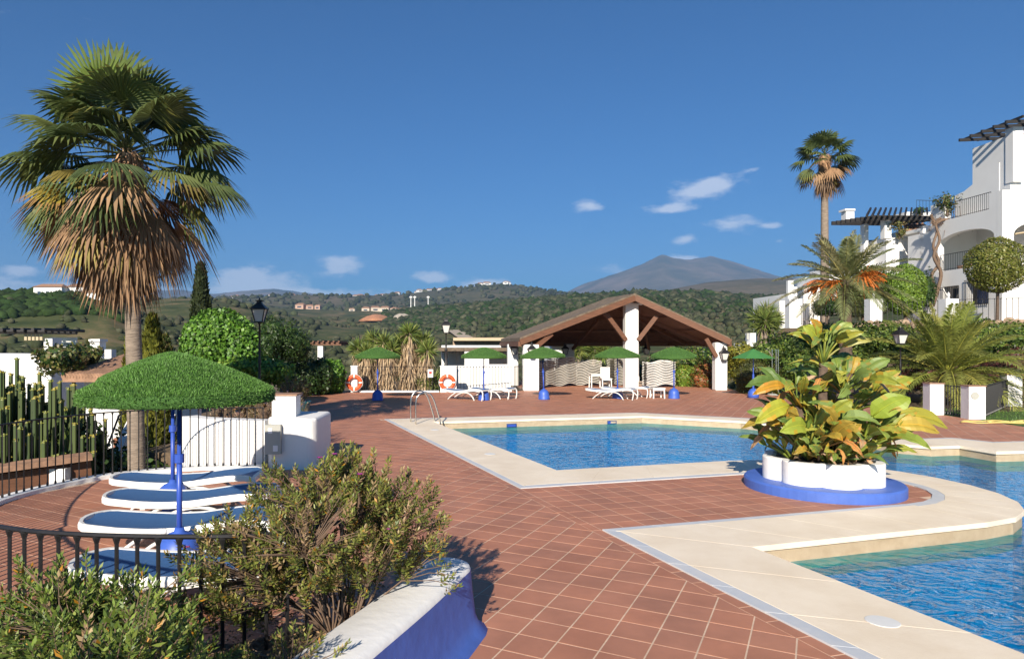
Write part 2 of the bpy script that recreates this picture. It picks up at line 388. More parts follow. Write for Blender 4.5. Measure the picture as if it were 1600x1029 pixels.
n1 = nd.new('ShaderNodeTexNoise'); n1.inputs['Scale'].default_value = 3.6; n1.inputs['Detail'].default_value = 3.0; n1.inputs['Distortion'].default_value = 1.1; lk.new(mp.outputs[0], n1.inputs['Vector'])
n2 = nd.new('ShaderNodeTexNoise'); n2.inputs['Scale'].default_value = 0.7; n2.inputs['Detail'].default_value = 2; lk.new(mp.outputs[0], n2.inputs['Vector'])
ad = nd.new('ShaderNodeMath'); ad.operation = 'MULTIPLY_ADD'; lk.new(n2.outputs['Fac'], ad.inputs[0]); ad.inputs[1].default_value = 1.2; lk.new(n1.outputs['Fac'], ad.inputs[2])
bp = nd.new('ShaderNodeBump'); bp.inputs['Strength'].default_value = 1; bp.inputs['Distance'].default_value = .075; lk.new(ad.outputs[0], bp.inputs['Height'])
for n in (gl, rf): lk.new(bp.outputs[0], n.inputs['Normal'])
lk.new(bp.outputs[0], vd.inputs[1])
wpoly = [ST(*lerp2(o, i, .96), WATER_Z) for o, i in pairs]
wm = MB(); tr_ = tessellate_polygon([wpoly]); wm.add(wpoly, tr_)
wo = tag(wm.build('pool_water', wat), kind='structure')
if wo.data.polygons[0].normal.z < 0: wo.data.flip_normals()

# ---- deck: grout sheet with the pool cut out, tiles on top
deck_outer = [Vector(p) for p in ((-9, -6, 0), (12, -6, 0), (22, 0, 0), (22.5, 12, 0), (15.25, 17.5, 0), (15.5, 20.2, 0), (15.2, 21.6, 0), (14.2, 27.5, 0), (14.0, 31.8, 0), (14.0, 41, 0), (4.1, 41, 0), (4.1, 32.3, 0), (-7.5, 30.3, 0), (-7.0, 24, 0), (-5.2, 17, 0), (-2.2, 12.4, 0), (-4.2, 12.3, 0), (-5.3, 11.3, 0), (-6.05, 9.4, 0), (-5.8, 7.6, 0), (-5.0, 5.8, 0), (-3.2, 4.2, 0), (-3.2, 0, 0), (-9, 0, 0))]
def inpoly(x, y, poly):
    c = False; n = len(poly); j = n - 1
    for i in range(n):
        xi, yi = poly[i][0], poly[i][1]; xj, yj = poly[j][0], poly[j][1]
        if (yi > y) != (yj > y) and x < (xj - xi) * (y - yi) / (yj - yi) + xi: c = not c
        j = i
    return c
hole = [ST(*p) for p in outer]
mb = MB(); mb.poly([p + Vector((0, 0, -.002)) for p in deck_outer], (0, 0, -.3), [[p + Vector((0, 0, -.002)) for p in hole]])
deck = tag(mb.build('deck', 'grout'), kind='structure')
def clip(poly, fn):
    out = []
    for i in range(len(poly)):
        a, b = poly[i-1], poly[i]; fa, fb = fn(a), fn(b)
        if (fa >= 0) != (fb >= 0): out.append(a + (b - a) * (fa / (fa - fb)))
        if fb >= 0: out.append(b)
    return out
TP = .304; G = .006
tiles = []
holebig = [(p.x, p.y) for p in hole]
def tcol():
    k = random.gauss(1, .045); h = random.gauss(0, .02)
    return (.47*k*(1+h), .205*k, .122*k*(1-h))
def addtile(pl):
    if len(pl) < 3: return
    c = sum(pl, Vector()) / len(pl)
    tiles.append((c.y if c.y > .5 else 99, pl, c))
def side(p):  # grid A lies left of the border course
    return -0.128 - (p - OO).dot(E2)
dA = (E1 + E2).normalized(); dB = (E1 - E2).normalized()
org = OO + E2 * -.118 + E1 * .42
NN = 95
for i in range(-NN, NN):
    for j in range(-NN, NN):
        c = org + dA * ((i + .5) * TP) + dB * ((j + .5) * TP)
        if not (1.6 < c.y < 41.5 and -7.8 < c.x < 22): continue
        s, t = toST(c)
        if not inpoly(c.x, c.y, deck_outer): continue
        if s < 12.6 and t > .1 : 
            if inpoly(c.x, c.y, holebig): continue
            if t < 8 and s < 3.2: continue
            if t < 12 and s < 2.6 and t < 11: continue
        if c.y < 4 and c.x < -1.0: continue
        h = TP/2 - G
        q = [c + dA*h + dB*h, c - dA*h + dB*h, c - dA*h - dB*h, c + dA*h - dB*h]
        if -.5 < t < .3 and s < 12.4: q = clip(q, side)
        addtile(q)
# border course along the long edge and grid B on the peninsula
for i in range(-32, 41):
    s0 = i*TP + G + .02; s1 = (i+1)*TP - G + .02
    if s1 > 12.3: break
    addtile([ST(s0, -.120), ST(s1, -.120), ST(s1, -.004), ST(s0, -.004)])
for i in range(0, 8):
    for j in range(0, 20):
        s0, s1 = i*TP + G - .012, (i+1)*TP - G - .012; t0, t1 = j*TP + G, (j+1)*TP - G
        c = ((s0+s1)/2, (t0+t1)/2)
        if c[1] > 4.6 and ((c[0]-1.2)/1.25)**2 + ((c[1]-4.6)/1.35)**2 > 1: continue
        if i == 7: s1 = min(s1, 2.398)
        addtile([ST(max(s0, .002), t0), ST(s1, t0), ST(s1, t1), ST(max(s0, .002), t1)])
tiles.sort(key=lambda q: q[0] + (0 if -3.5 < q[2].x * 8 / max(q[2].y, 1) < 8 and q[2].x > -.2 * 0 - 5 else 50))
def tilemesh(m, pl):
    n = len(pl); m.col = tcol(); dz = random.uniform(-.0007, .0007)
    top = [p + Vector((0, 0, dz)) for p in pl]; low = [p + Vector((0, 0, -.012)) for p in pl]
    m.add(top + low, [tuple(range(n))] + [(i, (i+1) % n, n + (i+1) % n, n+i) for i in range(n)])
seen = 0; rest = MB()
for (k, pl, c) in tiles:
    px = CX + c.x * F / c.y if c.y > 1 else -1; py = HY + H * F / c.y if c.y > 1 else 9999
    vis = 700 < px < 1600 and 640 < py < 1035
    if vis and seen < 300:
        m = MB(); tilemesh(m, pl); m.build('tile', 'tile', deck); seen += 1
    else: tilemesh(rest, pl)
tag(rest.build('tiles', 'tile', deck), kind='stuff')

# ================================================================== terrain
xk = [-900, -300, 0, 60, 120, 170, 200, 260, 330, 400, 470, 540, 620, 700, 780, 840, 900, 960, 1000, 1050, 1100, 1150, 1200, 1240, 1400, 1700, 2600]
prof = {  # depth: photo heights of the ground at that depth, for the columns above
 30:  [700]*len(xk),
 55:  [640]*len(xk),
 100: [590, 590, 590, 588, 585, 582, 580, 580, 580, 582, 585, 585, 588, 590, 592, 590, 585, 580, 580, 578, 575, 570, 560, 540, 500, 480, 480],
 160: [545, 545, 545, 545, 548, 550, 552, 552, 552, 560, 565, 566, 566, 568, 570, 568, 560, 555, 550, 545, 540, 535, 528, 515, 480, 460, 460],
 260: [462, 465, 466, 462, 459, 464, 486, 520, 530, 540, 548, 550, 548, 550, 552, 545, 535, 525, 520, 515, 512, 508, 500, 490, 470, 450, 450],
 330: [480, 482, 486, 484, 482, 486, 500, 506, 508, 520, 535, 538, 535, 535, 535, 525, 515, 505, 500, 498, 498, 495, 490, 484, 465, 445, 445],
 520: [475, 476, 484, 486, 486, 484, 476, 470, 470, 486, 508, 514, 512, 508, 500, 490, 480, 474, 470, 470, 474, 478, 478, 476, 460, 440, 440],
 760: [480, 480, 488, 488, 488, 486, 484, 480, 480, 484, 494, 497, 494, 486, 476, 470, 466, 463, 460, 461, 464, 469, 472, 472, 456, 440, 440],
 1150:[482, 482, 486, 486, 486, 486, 484, 482, 482, 480, 484, 486, 488, 488, 484, 480, 478, 476, 474, 474, 474, 476, 478, 478, 462, 450, 450],
 2300:[478, 478, 478, 478, 478, 478, 476, 474, 473, 471, 468, 467, 465, 456, 449, 461, 470, 472, 468, 461, 450, 443, 440, 440, 446, 450, 450],
 4500:[480, 480, 480, 480, 480, 480, 480, 480, 480, 478, 476, 476, 478, 478, 480, 480, 478, 474, 470, 468, 462, 456, 452, 452, 460, 470, 470],
 8000:[466, 464, 461, 466, 468, 464, 460, 458, 464, 462, 457, 467, 472, 474, 474, 472, 454, 434, 418, 407, 410, 417, 432, 444, 455, 462, 462],
 9500:[500]*len(xk),
}
Ds = sorted(prof)
import numpy as _np
cols_px = np.concatenate([np.linspace(-1400, -60, 60), np.linspace(-50, 1650, 360), np.linspace(1660, 2900, 60)])
rows_D = np.exp(np.concatenate([np.linspace(math.log(30), math.log(900), 130), np.linspace(math.log(915), math.log(9500), 90)]))
zs = np.zeros((len(rows_D), len(cols_px)))
mk = ([-900, -300, 0, 100, 200, 270, 330, 430, 520, 620, 780, 860, 900, 950, 985, 1010, 1036, 1050, 1075, 1100, 1112, 1130, 1160, 1200, 1240, 1400, 2600], [466, 464, 461, 468, 460, 458, 464, 457, 468, 473, 474, 470, 455, 437, 424, 415, 403, 409, 413, 410, 408, 413, 420, 433, 445, 455, 462])
base = np.array([[H + (HY - (np.interp(c, *mk) if D == 8000 else np.interp(c, xk, prof[D]))) * D / F for c in cols_px] for D in Ds])
logs = np.log(Ds)
for j in range(len(cols_px)):
    t = np.interp(np.log(rows_D), logs, np.arange(len(Ds)))
    i0 = np.clip(t.astype(int), 0, len(Ds)-2); f = t - i0; f = f*f*(3-2*f)
    zs[:, j] = base[i0, j] * (1-f) + base[i0+1, j] * f
XX = (cols_px[None, :] - CX) * rows_D[:, None] / F; YY = np.repeat(rows_D[:, None], len(cols_px), 1)
def fbm(x, y, s):
    o = np.zeros_like(x); a = 1.0
    for k in range(5):
        ph = k * 1.7
        o += a * (np.sin(x/s + ph + 1.3*np.sin(y/s*.7 + ph)) * np.cos(y/s*1.1 - ph + 1.1*np.sin(x/s*.6))); a *= .5; s *= .47
    return o
amp = np.clip(rows_D[:, None] * .0032, .15, 40)
rid = np.where(rows_D[:, None] > 1800, 1.6, 1.0)
zs += fbm(XX, YY, 1) * 0
zs += amp * rid * fbm(XX + 37, YY, 1.0) * 0
zs += amp * fbm(XX / (rows_D[:, None] * .11), np.log(YY) * 9, 1.0)
fr_ = (rows_D[:, None] > 2600) * np.clip((rows_D[:, None]-2600)/3000, 0, 1); rg = 1 - np.abs(fbm(XX/420, YY/900, 1.0)); zs += fr_ * 26 * (rg - .7) * np.clip((8000-rows_D[:, None])/900+.25, .2, 1)
nr, nc = zs.shape
vv = np.stack([XX, YY, zs], -1).reshape(-1, 3)
idx = np.arange(nr*nc).reshape(nr, nc)
fc = np.stack([idx[:-1, :-1], idx[:-1, 1:], idx[1:, 1:], idx[1:, :-1]], -1).reshape(-1, 4)
me = bpy.data.meshes.new('terrain'); me.from_pydata(vv.tolist(), [], fc.tolist()); me.polygons.foreach_set('use_smooth', [True]*len(me.polygons))
ter = bpy.data.materials.new('hillside'); ter.use_nodes = True
nt = ter.node_tree; nd = nt.nodes; lk = nt.links; b = nd['Principled BSDF']; b.inputs['Roughness'].default_value = .95; b.inputs['Specular IOR Level'].default_value = .1
geo = nd.new('ShaderNodeNewGeometry')
def nzn(scale, detail=6, rough=.6):
    n = nd.new('ShaderNodeTexNoise'); n.inputs['Scale'].default_value = scale; n.inputs['Detail'].default_value = detail; n.inputs['Roughness'].default_value = rough; lk.new(geo.outputs['Position'], n.inputs['Vector']); return n.outputs['Fac']
def ramp(src, stops):
    c = nd.new('ShaderNodeValToRGB'); lk.new(src, c.inputs[0]); e = c.color_ramp.elements
    while len(e) < len(stops): e.new(.5)
    for q, (p, cc) in zip(e, stops): q.position = p; q.color = (*cc, 1)
    return c.outputs[0]
near = ramp(nzn(.035, 8, .7), [(.36, (.035, .05, .018)), (.5, (.075, .085, .035)), (.60, (.16, .125, .065)), (.70, (.21, .16, .10))])
far = ramp(nzn(.0022, 9, .65), [(.38, (.06, .07, .045)), (.5, (.11, .10, .065)), (.62, (.19, .15, .11))])
sep = nd.new('ShaderNodeSeparateXYZ'); lk.new(geo.outputs['Position'], sep.inputs[0])
mr = nd.new('ShaderNodeMapRange'); lk.new(sep.outputs[1], mr.inputs[0]); mr.inputs[1].default_value = 700; mr.inputs[2].default_value = 2200
mx = nd.new('ShaderNodeMix'); mx.data_type = 'RGBA'; lk.new(mr.outputs[0], mx.inputs[0]); lk.new(near, mx.inputs[6]); lk.new(far, mx.inputs[7]); lk.new(mx.outputs[2], b.inputs['Base Color'])
me.materials.append(ter); me.update()
tro = bpy.data.objects.new('terrain', me); COL.objects.link(tro); tag(tro, kind='structure')
def terrain_z(px, D):
    j = int(np.argmin(np.abs(cols_px - px))); return float(np.interp(D, rows_D, zs[:, j]))

# woods and scrub on the hills (far mass: stuff)
bm = bmesh.new(); bmesh.ops.create_icosphere(bm, subdivisions=1, radius=1); bv = np.array([v.co[:] for v in bm.verts]); bf = np.array([[v.index for v in f.verts] for f in bm.faces]); bm.free()
bm = bmesh.new(); bmesh.ops.create_icosphere(bm, subdivisions=2, radius=1); bv2 = np.array([v.co[:] for v in bm.verts]); bf2 = np.array([[v.index for v in f.verts] for f in bm.faces]); bm.free()
MT['wood_far'] = material('wooded_slope', (1, 1, 1), .95, .45, .9, attr=True, spec=.1)
def scatter(name, label, n, fn, cols, big=True):
    V0, F0 = (bv2, bf2) if big else (bv, bf)
    Vs = []; Fs = []; Cs = []; o = 0; tries = 0
    while len(Vs) < n and tries < n*8:
        tries += 1
        r = fn()
        if r is None: continue
        px, D, rad = r
        z = terrain_z(px, D); p = np.array([(px-CX)*D/F, D, z])
        d = 1 + .28 * np.sin(V0 @ rng.normal(0, 3.2, (3, 1)) + rng.uniform(0, 6))[:, 0] + rng.normal(0, .10, len(V0))
        v = V0 * d[:, None] * np.array([1, 1, rng.uniform(.6, .95)]) * rad + p + np.array([0, 0, rad*.35])
        Vs.append(v); Fs.append(F0 + o); o += len(V0)
        c = np.array(cols[rng.integers(len(cols))]) * rng.normal(1, .16); Cs.append(np.repeat(np.clip(c, .005, 1)[None], len(F0)*3, 0))
    V = np.concatenate(Vs); Fc = np.concatenate(Fs); C = np.concatenate(Cs)
    m = bpy.data.meshes.new(name); nV = len(V); nF = len(Fc)
    m.vertices.add(nV); m.vertices.foreach_set('co', V.astype(np.float32).reshape(-1)); m.loops.add(nF*3); m.loops.foreach_set('vertex_index', Fc.astype(np.int32).reshape(-1))
    m.polygons.add(nF); m.polygons.foreach_set('loop_start', np.arange(0, nF*3, 3, dtype=np.int32)); m.update(calc_edges=True)
    a = m.color_attributes.new('Col', 'FLOAT_COLOR', 'CORNER'); a.data.foreach_set('color', np.concatenate([C, np.ones((len(C), 1))], 1).astype(np.float32).reshape(-1))
    m.materials.append(MT['wood_far']); ob = bpy.data.objects.new(name, m); COL.objects.link(ob)
    return tag(ob, label, 'woodland', kind='stuff')
gr = [(.062, .074, .036), (.075, .083, .044), (.05, .062, .032), (.092, .094, .055)]
pn = [(.030, .058, .016), (.04, .07, .02), (.028, .046, .016)]
U = rng.uniform
scatter('pine_wood', 'umbrella pine wood covering the knoll at the left', 4200, lambda: (U(-500, 195), U(205, 300), U(1.1, 2.6)), pn, False)
scatter('ridge_wood', 'dark green wood covering the long ridge behind the pavilion', 6500, lambda: (lambda px, D: (px, D, U(2.2, 4.4) * D/600) if D > 420 or px > 800 else None)(U(600, 1320), U(330, 860)), gr + pn, False)
scatter('valley_scrub', 'grey green scrub over the valley floor and left slopes', 3600, lambda: (lambda px, D: (px, D, U(.7, 2.2) * (D/240)**.7) if math.sin(px*.021 + D*.013)+math.sin(px*.05-D*.02) > -.55 else None)(U(-300, 1250), math.exp(U(math.log(70), math.log(700)))), gr, False)
scatter('far_trees', 'trees dotted among the far hillside houses', 900, lambda: (U(200, 900), U(1100, 2350), U(4, 9)), gr, False)
# ================================================================== far houses, road
def far_house(px, py, D, w, h, label, group, roof=True, cat='house', wall='whitefar'):
    z = terrain_z(px, D) - .5; x = xat(px, D); z = max(z, zat(py, D) - h) if py else z
    t = thing('hillside_house', label, cat, (x, D, z), random.uniform(-.5, .5), group)
    MB().box((0, 0, h/2), (w, w*.8, h)).build('wall', wall, t)
    m = MB(); m.box((0, -w*.4-.02, h*.55), (w*.5, .1, h*.3)); m.build('window', 'window', t)
    if roof:
        m = MB(); e = w*.55; d = w*.45
        m.add([(-e, -d, h), (e, -d, h), (e, d, h), (-e, d, h), (-e*.6, 0, h+w*.2), (e*.6, 0, h+w*.2)], [(0,1,5,4), (1,2,5), (2,3,4,5), (3,0,4), (3,2,1,0)]); m.build('roof', 'rooftile', t)
for k in range(46):
    px = random.choice([random.uniform(610, 840)]*3 + [random.uniform(340, 600)]); D = random.uniform(1900, 2290)
    far_house(px, None, D, random.uniform(12, 24), random.uniform(5, 8), 'tiny white house scattered on the far hillside', 'white houses on the far hills')
for px, py, w, h in ((470, 478, 34, 14), (484, 480, 28, 12), (497, 482, 22, 14), (572, 480, 30, 12), (586, 479, 34, 14), (602, 480, 36, 13), (616, 481, 26, 12), (627, 482, 22, 10), (550, 484, 22, 9)):
    far_house(px, None, 1020, w*.38, h*.5, '%s of the terracotta apartment houses across the valley, counted from the left' % ('first', 'second', 'third', 'fifth', 'sixth', 'seventh', 'eighth', 'ninth', 'fourth')[(470, 484, 497, 572, 586, 602, 616, 627, 550).index(px)], 'apartment houses across the valley', True, 'house', material('peach_wall_%d' % px, (.60, .50, .40) if px > 540 else (.50, .33, .25), .9))
for k, (px, w, h, lab) in enumerate(((82, 9.5, 4.5, 'long white villa with clay roof on the wooded knoll'), (126, 6.5, 4, 'small white villa right of the long one on the knoll'), (158, 7, 4.5, 'white villa at the right end of the wooded knoll'))):
    D = (236, 240, 222)[k]; z = zat((470, 467, 480)[k], D)
    t = thing('villa', lab, 'villa', (xat(px, D), D, z)); MB().box((0, 0, h/2-1), (w, 6, h+2)).build('wall', 'whitefar', t)
    m = MB(); e = w*.54; m.add([(-e, -3.4, h), (e, -3.4, h), (e, 3.4, h), (-e, 3.4, h), (-e*.7, 0, h+1.3), (e*.7, 0, h+1.3)], [(0,1,5,4), (1,2,5), (2,3,4,5), (3,0,4), (3,2,1,0)]); m.build('roof', 'rooftile', t)
    for q in (-.3, 0, .3): MB().box((q*w, -3.02, h*.5), (w*.12, .08, h*.35)).build('window', 'window', t)
for px in (642, 648, 669):
    D = 1000; z0 = terrain_z(px, D); t = thing('mast', {642: 'left of the three pale masts on the skyline', 648: 'middle one of the three pale masts, close to the left one', 669: 'right mast standing apart from the other two masts'}[px], 'mast', (xat(px, D), D, z0 - 1), group='masts on the skyline')
    MB().tube([(0, 0, 0), (0, 0, zat(462, D) - z0 + 1)], [.8, .5], 8).build('pole', 'whitefar', t); MB().box((0, 0, zat(463, D)-z0), (4, 1, 1.6)).build('lamp_head', 'whitefar', t)
rd = [(600, 560), (640, 520), (668, 480), (700, 430), (722, 380), (745, 320), (775, 260), (800, 215)]
m = MB(); pts = []
for (px, D) in [(np.interp(k, range(len(rd)), [r[0] for r in rd]), np.interp(k, range(len(rd)), [r[1] for r in rd])) for k in np.linspace(0, len(rd)-1, 60)]:
    z = terrain_z(px, D) + 1.2; x = xat(px, D); pts += [(x-4.2, D-2, z), (x+4.2, D+2, z)]
m.add(pts, [(2*i, 2*i+1, 2*i+3, 2*i+2) for i in range(59)]); tag(m.build('dirt_road', material('pale_dirt', (.44, .36, .27), .95, .2, .3)), kind='structure')
for k, (px, D, w, h, c, lab) in enumerate(((588, 640, 17, 6.5, (.50, .23, .12), 'orange heap of bare earth beside the road'), (627, 640, 13, 6.5, (.52, .45, .36), 'pale sandy heap right of the orange earth'))):
    prof_ = [(w, 0), (w*.8, h*.35), (w*.5, h*.75), (w*.2, h), (.2, h*1.02)]
    m = MB().lathe(prof_, 14, squash=lambda a: 1 + .25*math.sin(3*a+k)); o = m.build('earth_heap', material('earth_%d' % k, c, .95, .3, .4, bump=.4, bscale=.8), smooth=True, loc=(xat(px, D), D, terrain_z(px, D)-.5)); tag(o, lab, 'earth')

# ================================================================== railings
def railing(label, pts, h, spacing, group=None, bar=.009, rail=.016, closed=False, foot=.06, nm='iron_railing'):
    base = Vector(pts[0]); t = thing(nm, label, 'railing', base, group=group)
    P = [Vector(p) - base for p in pts]
    # even samples
    L = [0]
    for a, b in zip(P[:-1], P[1:]): L.append(L[-1] + (b-a).length)
    def pos(d):
        for i in range(len(P)-1):
            if d <= L[i+1] + 1e-6: k = (d - L[i]) / max(L[i+1]-L[i], 1e-6); return P[i].lerp(P[i+1], k)
        return P[-1]
    up = Vector((0, 0, 1)); n = max(1, int(L[-1] / spacing)); S = [pos(L[-1]*k/max(n*1, 1)) for k in range(n+1)]
    MB().tube([p + up*h for p in S], rail, 6, flat=.7).build('top_rail', 'iron', t)
    proto = None
    for p in S:
        if proto is None:
            proto = MB().tube([(0, 0, 0), (0, 0, foot*.5), (0, 0, foot), (0, 0, h-.05), (0, 0, h-.015), (0, 0, h)], [bar*1.9, bar*1.9, bar, bar, bar*1.9, bar*1.9], 6).build('bar', 'iron', t); proto.location = p
        else: share(proto, 'bar', t, p)
    return t
def smooth_curve(pts, n):
    pts = [Vector(p) for p in pts]; out = []
    for i in range(len(pts)-1):
        p0 = pts[max(i-1, 0)]; p1 = pts[i]; p2 = pts[i+1]; p3 = pts[min(i+2, len(pts)-1)]
        for k in range(n):
            t = k/n; out.append(.5*((2*p1) + (p2-p0)*t + (2*p0-5*p1+4*p2-p3)*t*t + (3*p1-p0-3*p2+p3)*t**3))
    out.append(pts[-1]); return out
rail_c = smooth_curve([(-.62, 4.42, 0), (-.95, 4.16, 0), (-1.3, 4.08, 0), (-2.1, 4.12, 0), (-2.8, 4.33, 0), (-4.1, 5.05, 0), (-5.0, 6.1, 0), (-5.68, 7.7, 0), (-5.98, 9.4, 0), (-5.62, 10.7, 0), (-5.1, 11.35, 0), (-4.2, 11.85, 0), (-3.05, 12.0, 0)], 8)
# low kerb under the railing
def strip_wall(path, w, z0, z1, name, mat, parent=None):
    P = [Vector(p) for p in path]; m = MB(); a = []; b = []
    for i, p in enumerate(P):
        t = (P[min(i+1, len(P)-1)] - P[max(i-1, 0)]); t.z = 0; t.normalize(); nrm = Vector((t.y, -t.x, 0))
        a.append(p + nrm*w/2); b.append(p - nrm*w/2)
    n = len(P)
    vs = [(q.x, q.y, z) for z in (z0, z1) for q in a + b]; N = 2*n
    fs = []
    for i in range(n-1):
        fs += [(i, i+1, N+i+1, N+i), (n+i+1, n+i, N+n+i, N+n+i+1), (N+i, N+i+1, N+n+i+1, N+n+i)]
    fs += [(0, N, N+n, n), (n-1, 2*n-1, N+2*n-1, N+n-1)]
    m.add(vs, fs); return m.build(name, mat, parent)
tag(strip_wall(rail_c, .22, -.6, .055, 'terrace_kerb', 'white'), 'low white kerb carrying the curved terrace railing', 'kerb')
i0 = 0; 
far_part = [p + Vector((0, 0, .055)) for p in rail_c if p.y > 6.0 and p.x < -3]; near_part = [p + Vector((0, 0, .055)) for p in rail_c if not (p.y > 6.0 and p.x < -3)] + [far_part[0]]
railing('black railing curving round the far side of the lounger terrace', far_part, 1.0, .135)
railing('black railing passing behind the flowering shrubs in front', near_part, .96, .125, bar=.012, rail=.021)

# ================================================================== foreground planter wall
wp = [(-1.05, 2.5), (-.62, 3.6), (-.25, 4.53), (.02, 5.2), (.1, 5.62)]
def planter_wall():
    t = thing('planter_wall', 'curved planter wall with white top and blue side in front', 'wall', (0, 0, 0))
    path = smooth_curve([(-1.3, 1.9, 0), (-.98, 2.7, 0), (-.60, 3.62, 0), (-.22, 4.5, 0), (.06, 5.22, 0)], 8)
    n = len(path); W = .37
    # cross-section: inner face, flat white top, rounded nose, blue face flaring out at the foot
    sec = [(-W/2, -.1), (-W/2, .47), (-W/2+.03, .505), (W/2-.05, .50), (W/2-.012, .485), (W/2, .455)]
    sec2 = [(W/2, .455), (W/2+.012, .30), (W/2+.035, .12), (W/2+.075, .03), (W/2+.13, 0), (W/2+.13, -.1)]
    for nm, S, mt in (('wall_top', sec, 'white'), ('blue_face', sec2, 'blue')):
        m = MB(); vs = []; K = len(S)
        ends = []
        full = list(path); 
        for i, p in enumerate(full):
            tt = full[min(i+1, n-1)] - full[max(i-1, 0)]; tt.z = 0; tt.normalize(); nr = Vector((tt.y, -tt.x, 0))
            for (o, z) in S: vs.append(p + nr*o + Vector((0, 0, z)))
        # rounded end cap swings the section round the end point
        pe = full[-1]; tt = (full[-1]-full[-2]); tt.z = 0; tt.normalize(); nr0 = Vector((tt.y, -tt.x, 0)); cnt = n
        for k in range(1, 9):
            a = k/8*math.pi*.95
            nr = nr0*math.cos(a) + tt*math.sin(a)
            for (o, z) in S:
                oo = max(o, 0.0) if nm == 'wall_top' else o
                vs.append(pe + nr*oo + Vector((0, 0, z)))
            cnt += 1
        fs = [(i*K+j, i*K+j+1, (i+1)*K+j+1, (i+1)*K+j) for i in range(cnt-1) for j in range(K-1)]
        m.add(vs, fs); m.build(nm, mt, t, smooth=(nm != 'x'))
    return t
planter_wall()
bed = [(-1.5, 1.9), (-1.14, 2.7), (-.78, 3.7), (-.42, 4.5), (-.15, 5.2), (-.02, 5.5), (-.5, 4.66), (-1.25, 4.2), (-2.1, 4.24), (-3.1, 4.3), (-3.4, 2.2)]
tag(MB().poly([(x, y, .33) for x, y in bed], (0, 0, -.5)).build('planter_soil', 'soil'), kind='structure')

# ================================================================== parasols
def turf(n, rim_r, f, top=0.0):
    """short upright blades over a dome z=f(r)"""
    r = rim_r*np.sqrt(rng.random(n)); k = rng.random(n) < .22; r[k] = rim_r*rng.uniform(.96, 1.01, k.sum()); a = rng.uniform(0, 2*np.pi, n)
    P = np.stack([r*np.cos(a), r*np.sin(a), f(r)], 1); P[k, 2] -= rng.uniform(0, .10, k.sum())
    sl = np.stack([np.cos(a)*.45*(r/rim_r), np.sin(a)*.45*(r/rim_r), np.ones(n)], 1); sl[k] = np.stack([np.cos(a[k]), np.sin(a[k]), -.15+0*a[k]], 1)
    D = unit(sl + rng.normal(0, .32, (n, 3))); N = rng.normal(size=(n, 3))
    L = rng.uniform(.018, .038, n)
    return leaf_quads(P - D*.004, D, N, L, np.full(n, .006), .1), pick([(.085, .20, .03), (.11, .25, .04), (.07, .165, .028), (.14, .27, .07)], n, .2)
RIM = .86; ZR = 1.70; ZT = 2.06
fz = lambda r: ZT - .015 - (ZT - ZR - .03) * (r/RIM)**1.35 + 0*r
def make_parasol(label, group, blades):
    t = thing('turf_parasol', label, 'parasol', group=group)
    prof_ = [(RIM*.985, ZR-.085)] + [(RIM, ZR-.07), (RIM*1.0, ZR-.0)] + [(RIM*k, float(fz(RIM*k))) for k in (.97, .9, .8, .65, .5, .35, .2, .08)]
    under = [(RIM*.2, ZR+.15), (RIM*.97, ZR-.085)]
    cn = MB().lathe(prof_, 40).build('canopy', 'canopy', t, smooth=True)
    V, C = turf(blades, RIM, fz); o = quads('turf', V, C, 'turf', cn); o['kind'] = 'stuff'
    for k in range(8):
        a = k*math.pi/4; MB().tube([(.03*math.cos(a), .03*math.sin(a), ZR+.1), (RIM*.94*math.cos(a), RIM*.94*math.sin(a), ZR-.088)], .009, 5).build('rib', 'bluepole', t)
    MB().tube([(0, 0, .34), (0, 0, 1.1), (0, 0, 1.1), (0, 0, 1.95)], [.026, .026, .021, .021], 12).build('pole', 'bluepole', t, smooth=True)
    MB().lathe([(.045, 1.04), (.045, 1.12)], 12).build('collar', 'bluepole', t)
    MB().lathe([(.225, 0), (.225, .03), (.215, .06), (.208, .16), (.195, .25), (.165, .32), (.11, .37), (.05, .395), (.042, .43)], 28).build('base', 'blueplastic', t, smooth=True)
    return t
p0 = make_parasol('large grass topped parasol on blue pole, nearest in the picture', 'grass topped parasols', 42000); p0.location = (-2.44, 6.5, 0)
p1 = copy_tree(p0); p1.location = (xat(270, 8.8), 8.8, 0); p1.rotation_euler.z = .3; p1['label'] = 'second grass topped parasol, half hidden behind the nearest one'
pf = make_parasol('grass topped parasol standing alone left of the pool ladder, by the yuccas', 'grass topped parasols', 9000)
for k, (px, Y, lab) in enumerate(((590, 26.6, None), (756, 26.7, 'grass topped parasol between two loungers left of the pavilion'), (850, 27.1, 'grass topped parasol before the left pavilion column, no loungers beside it'), (965, 27.6, 'grass topped parasol above a lounger pair beside the central pavilion column'), (1053, 27.6, 'grass topped parasol beside the white stool, right of the central column'))):
    q = pf if k == 0 else copy_tree(pf)
    q.location = (xat(px, Y), Y, 0); q.rotation_euler.z = k*.7
    q.rotation_euler.x = (0, 0, .03, .01, .05)[k]*-1
    if lab: q['label'] = lab
t = thing('canvas_parasol', 'plain green canvas parasol on blue post at the right of the pavilion', 'parasol', (xat(1177, 27.9), 27.9, 0))
m = MB(); n = 8; vs = [(0, 0, 1.98)]; 
for k in range(n): a = 2*math.pi*k/n; vs.append((.85*math.cos(a), .85*math.sin(a), 1.60))
m.add(vs, [(0, 1+k, 1+(k+1) % n) for k in range(n)]); m.build('canopy', 'greencloth', t)
for k in range(n):
    a = 2*math.pi*k/n; MB().tube([(0, 0, 1.9), (.84*math.cos(a), .84*math.sin(a), 1.59)], .008, 5).build('rib', 'whiteband', t)
MB().tube([(0, 0, .35), (0, 0, .95), (0, 0, .95), (0, 0, 1.97)], [.04, .04, .02, .02], 10).build('pole', 'bluepole', t)
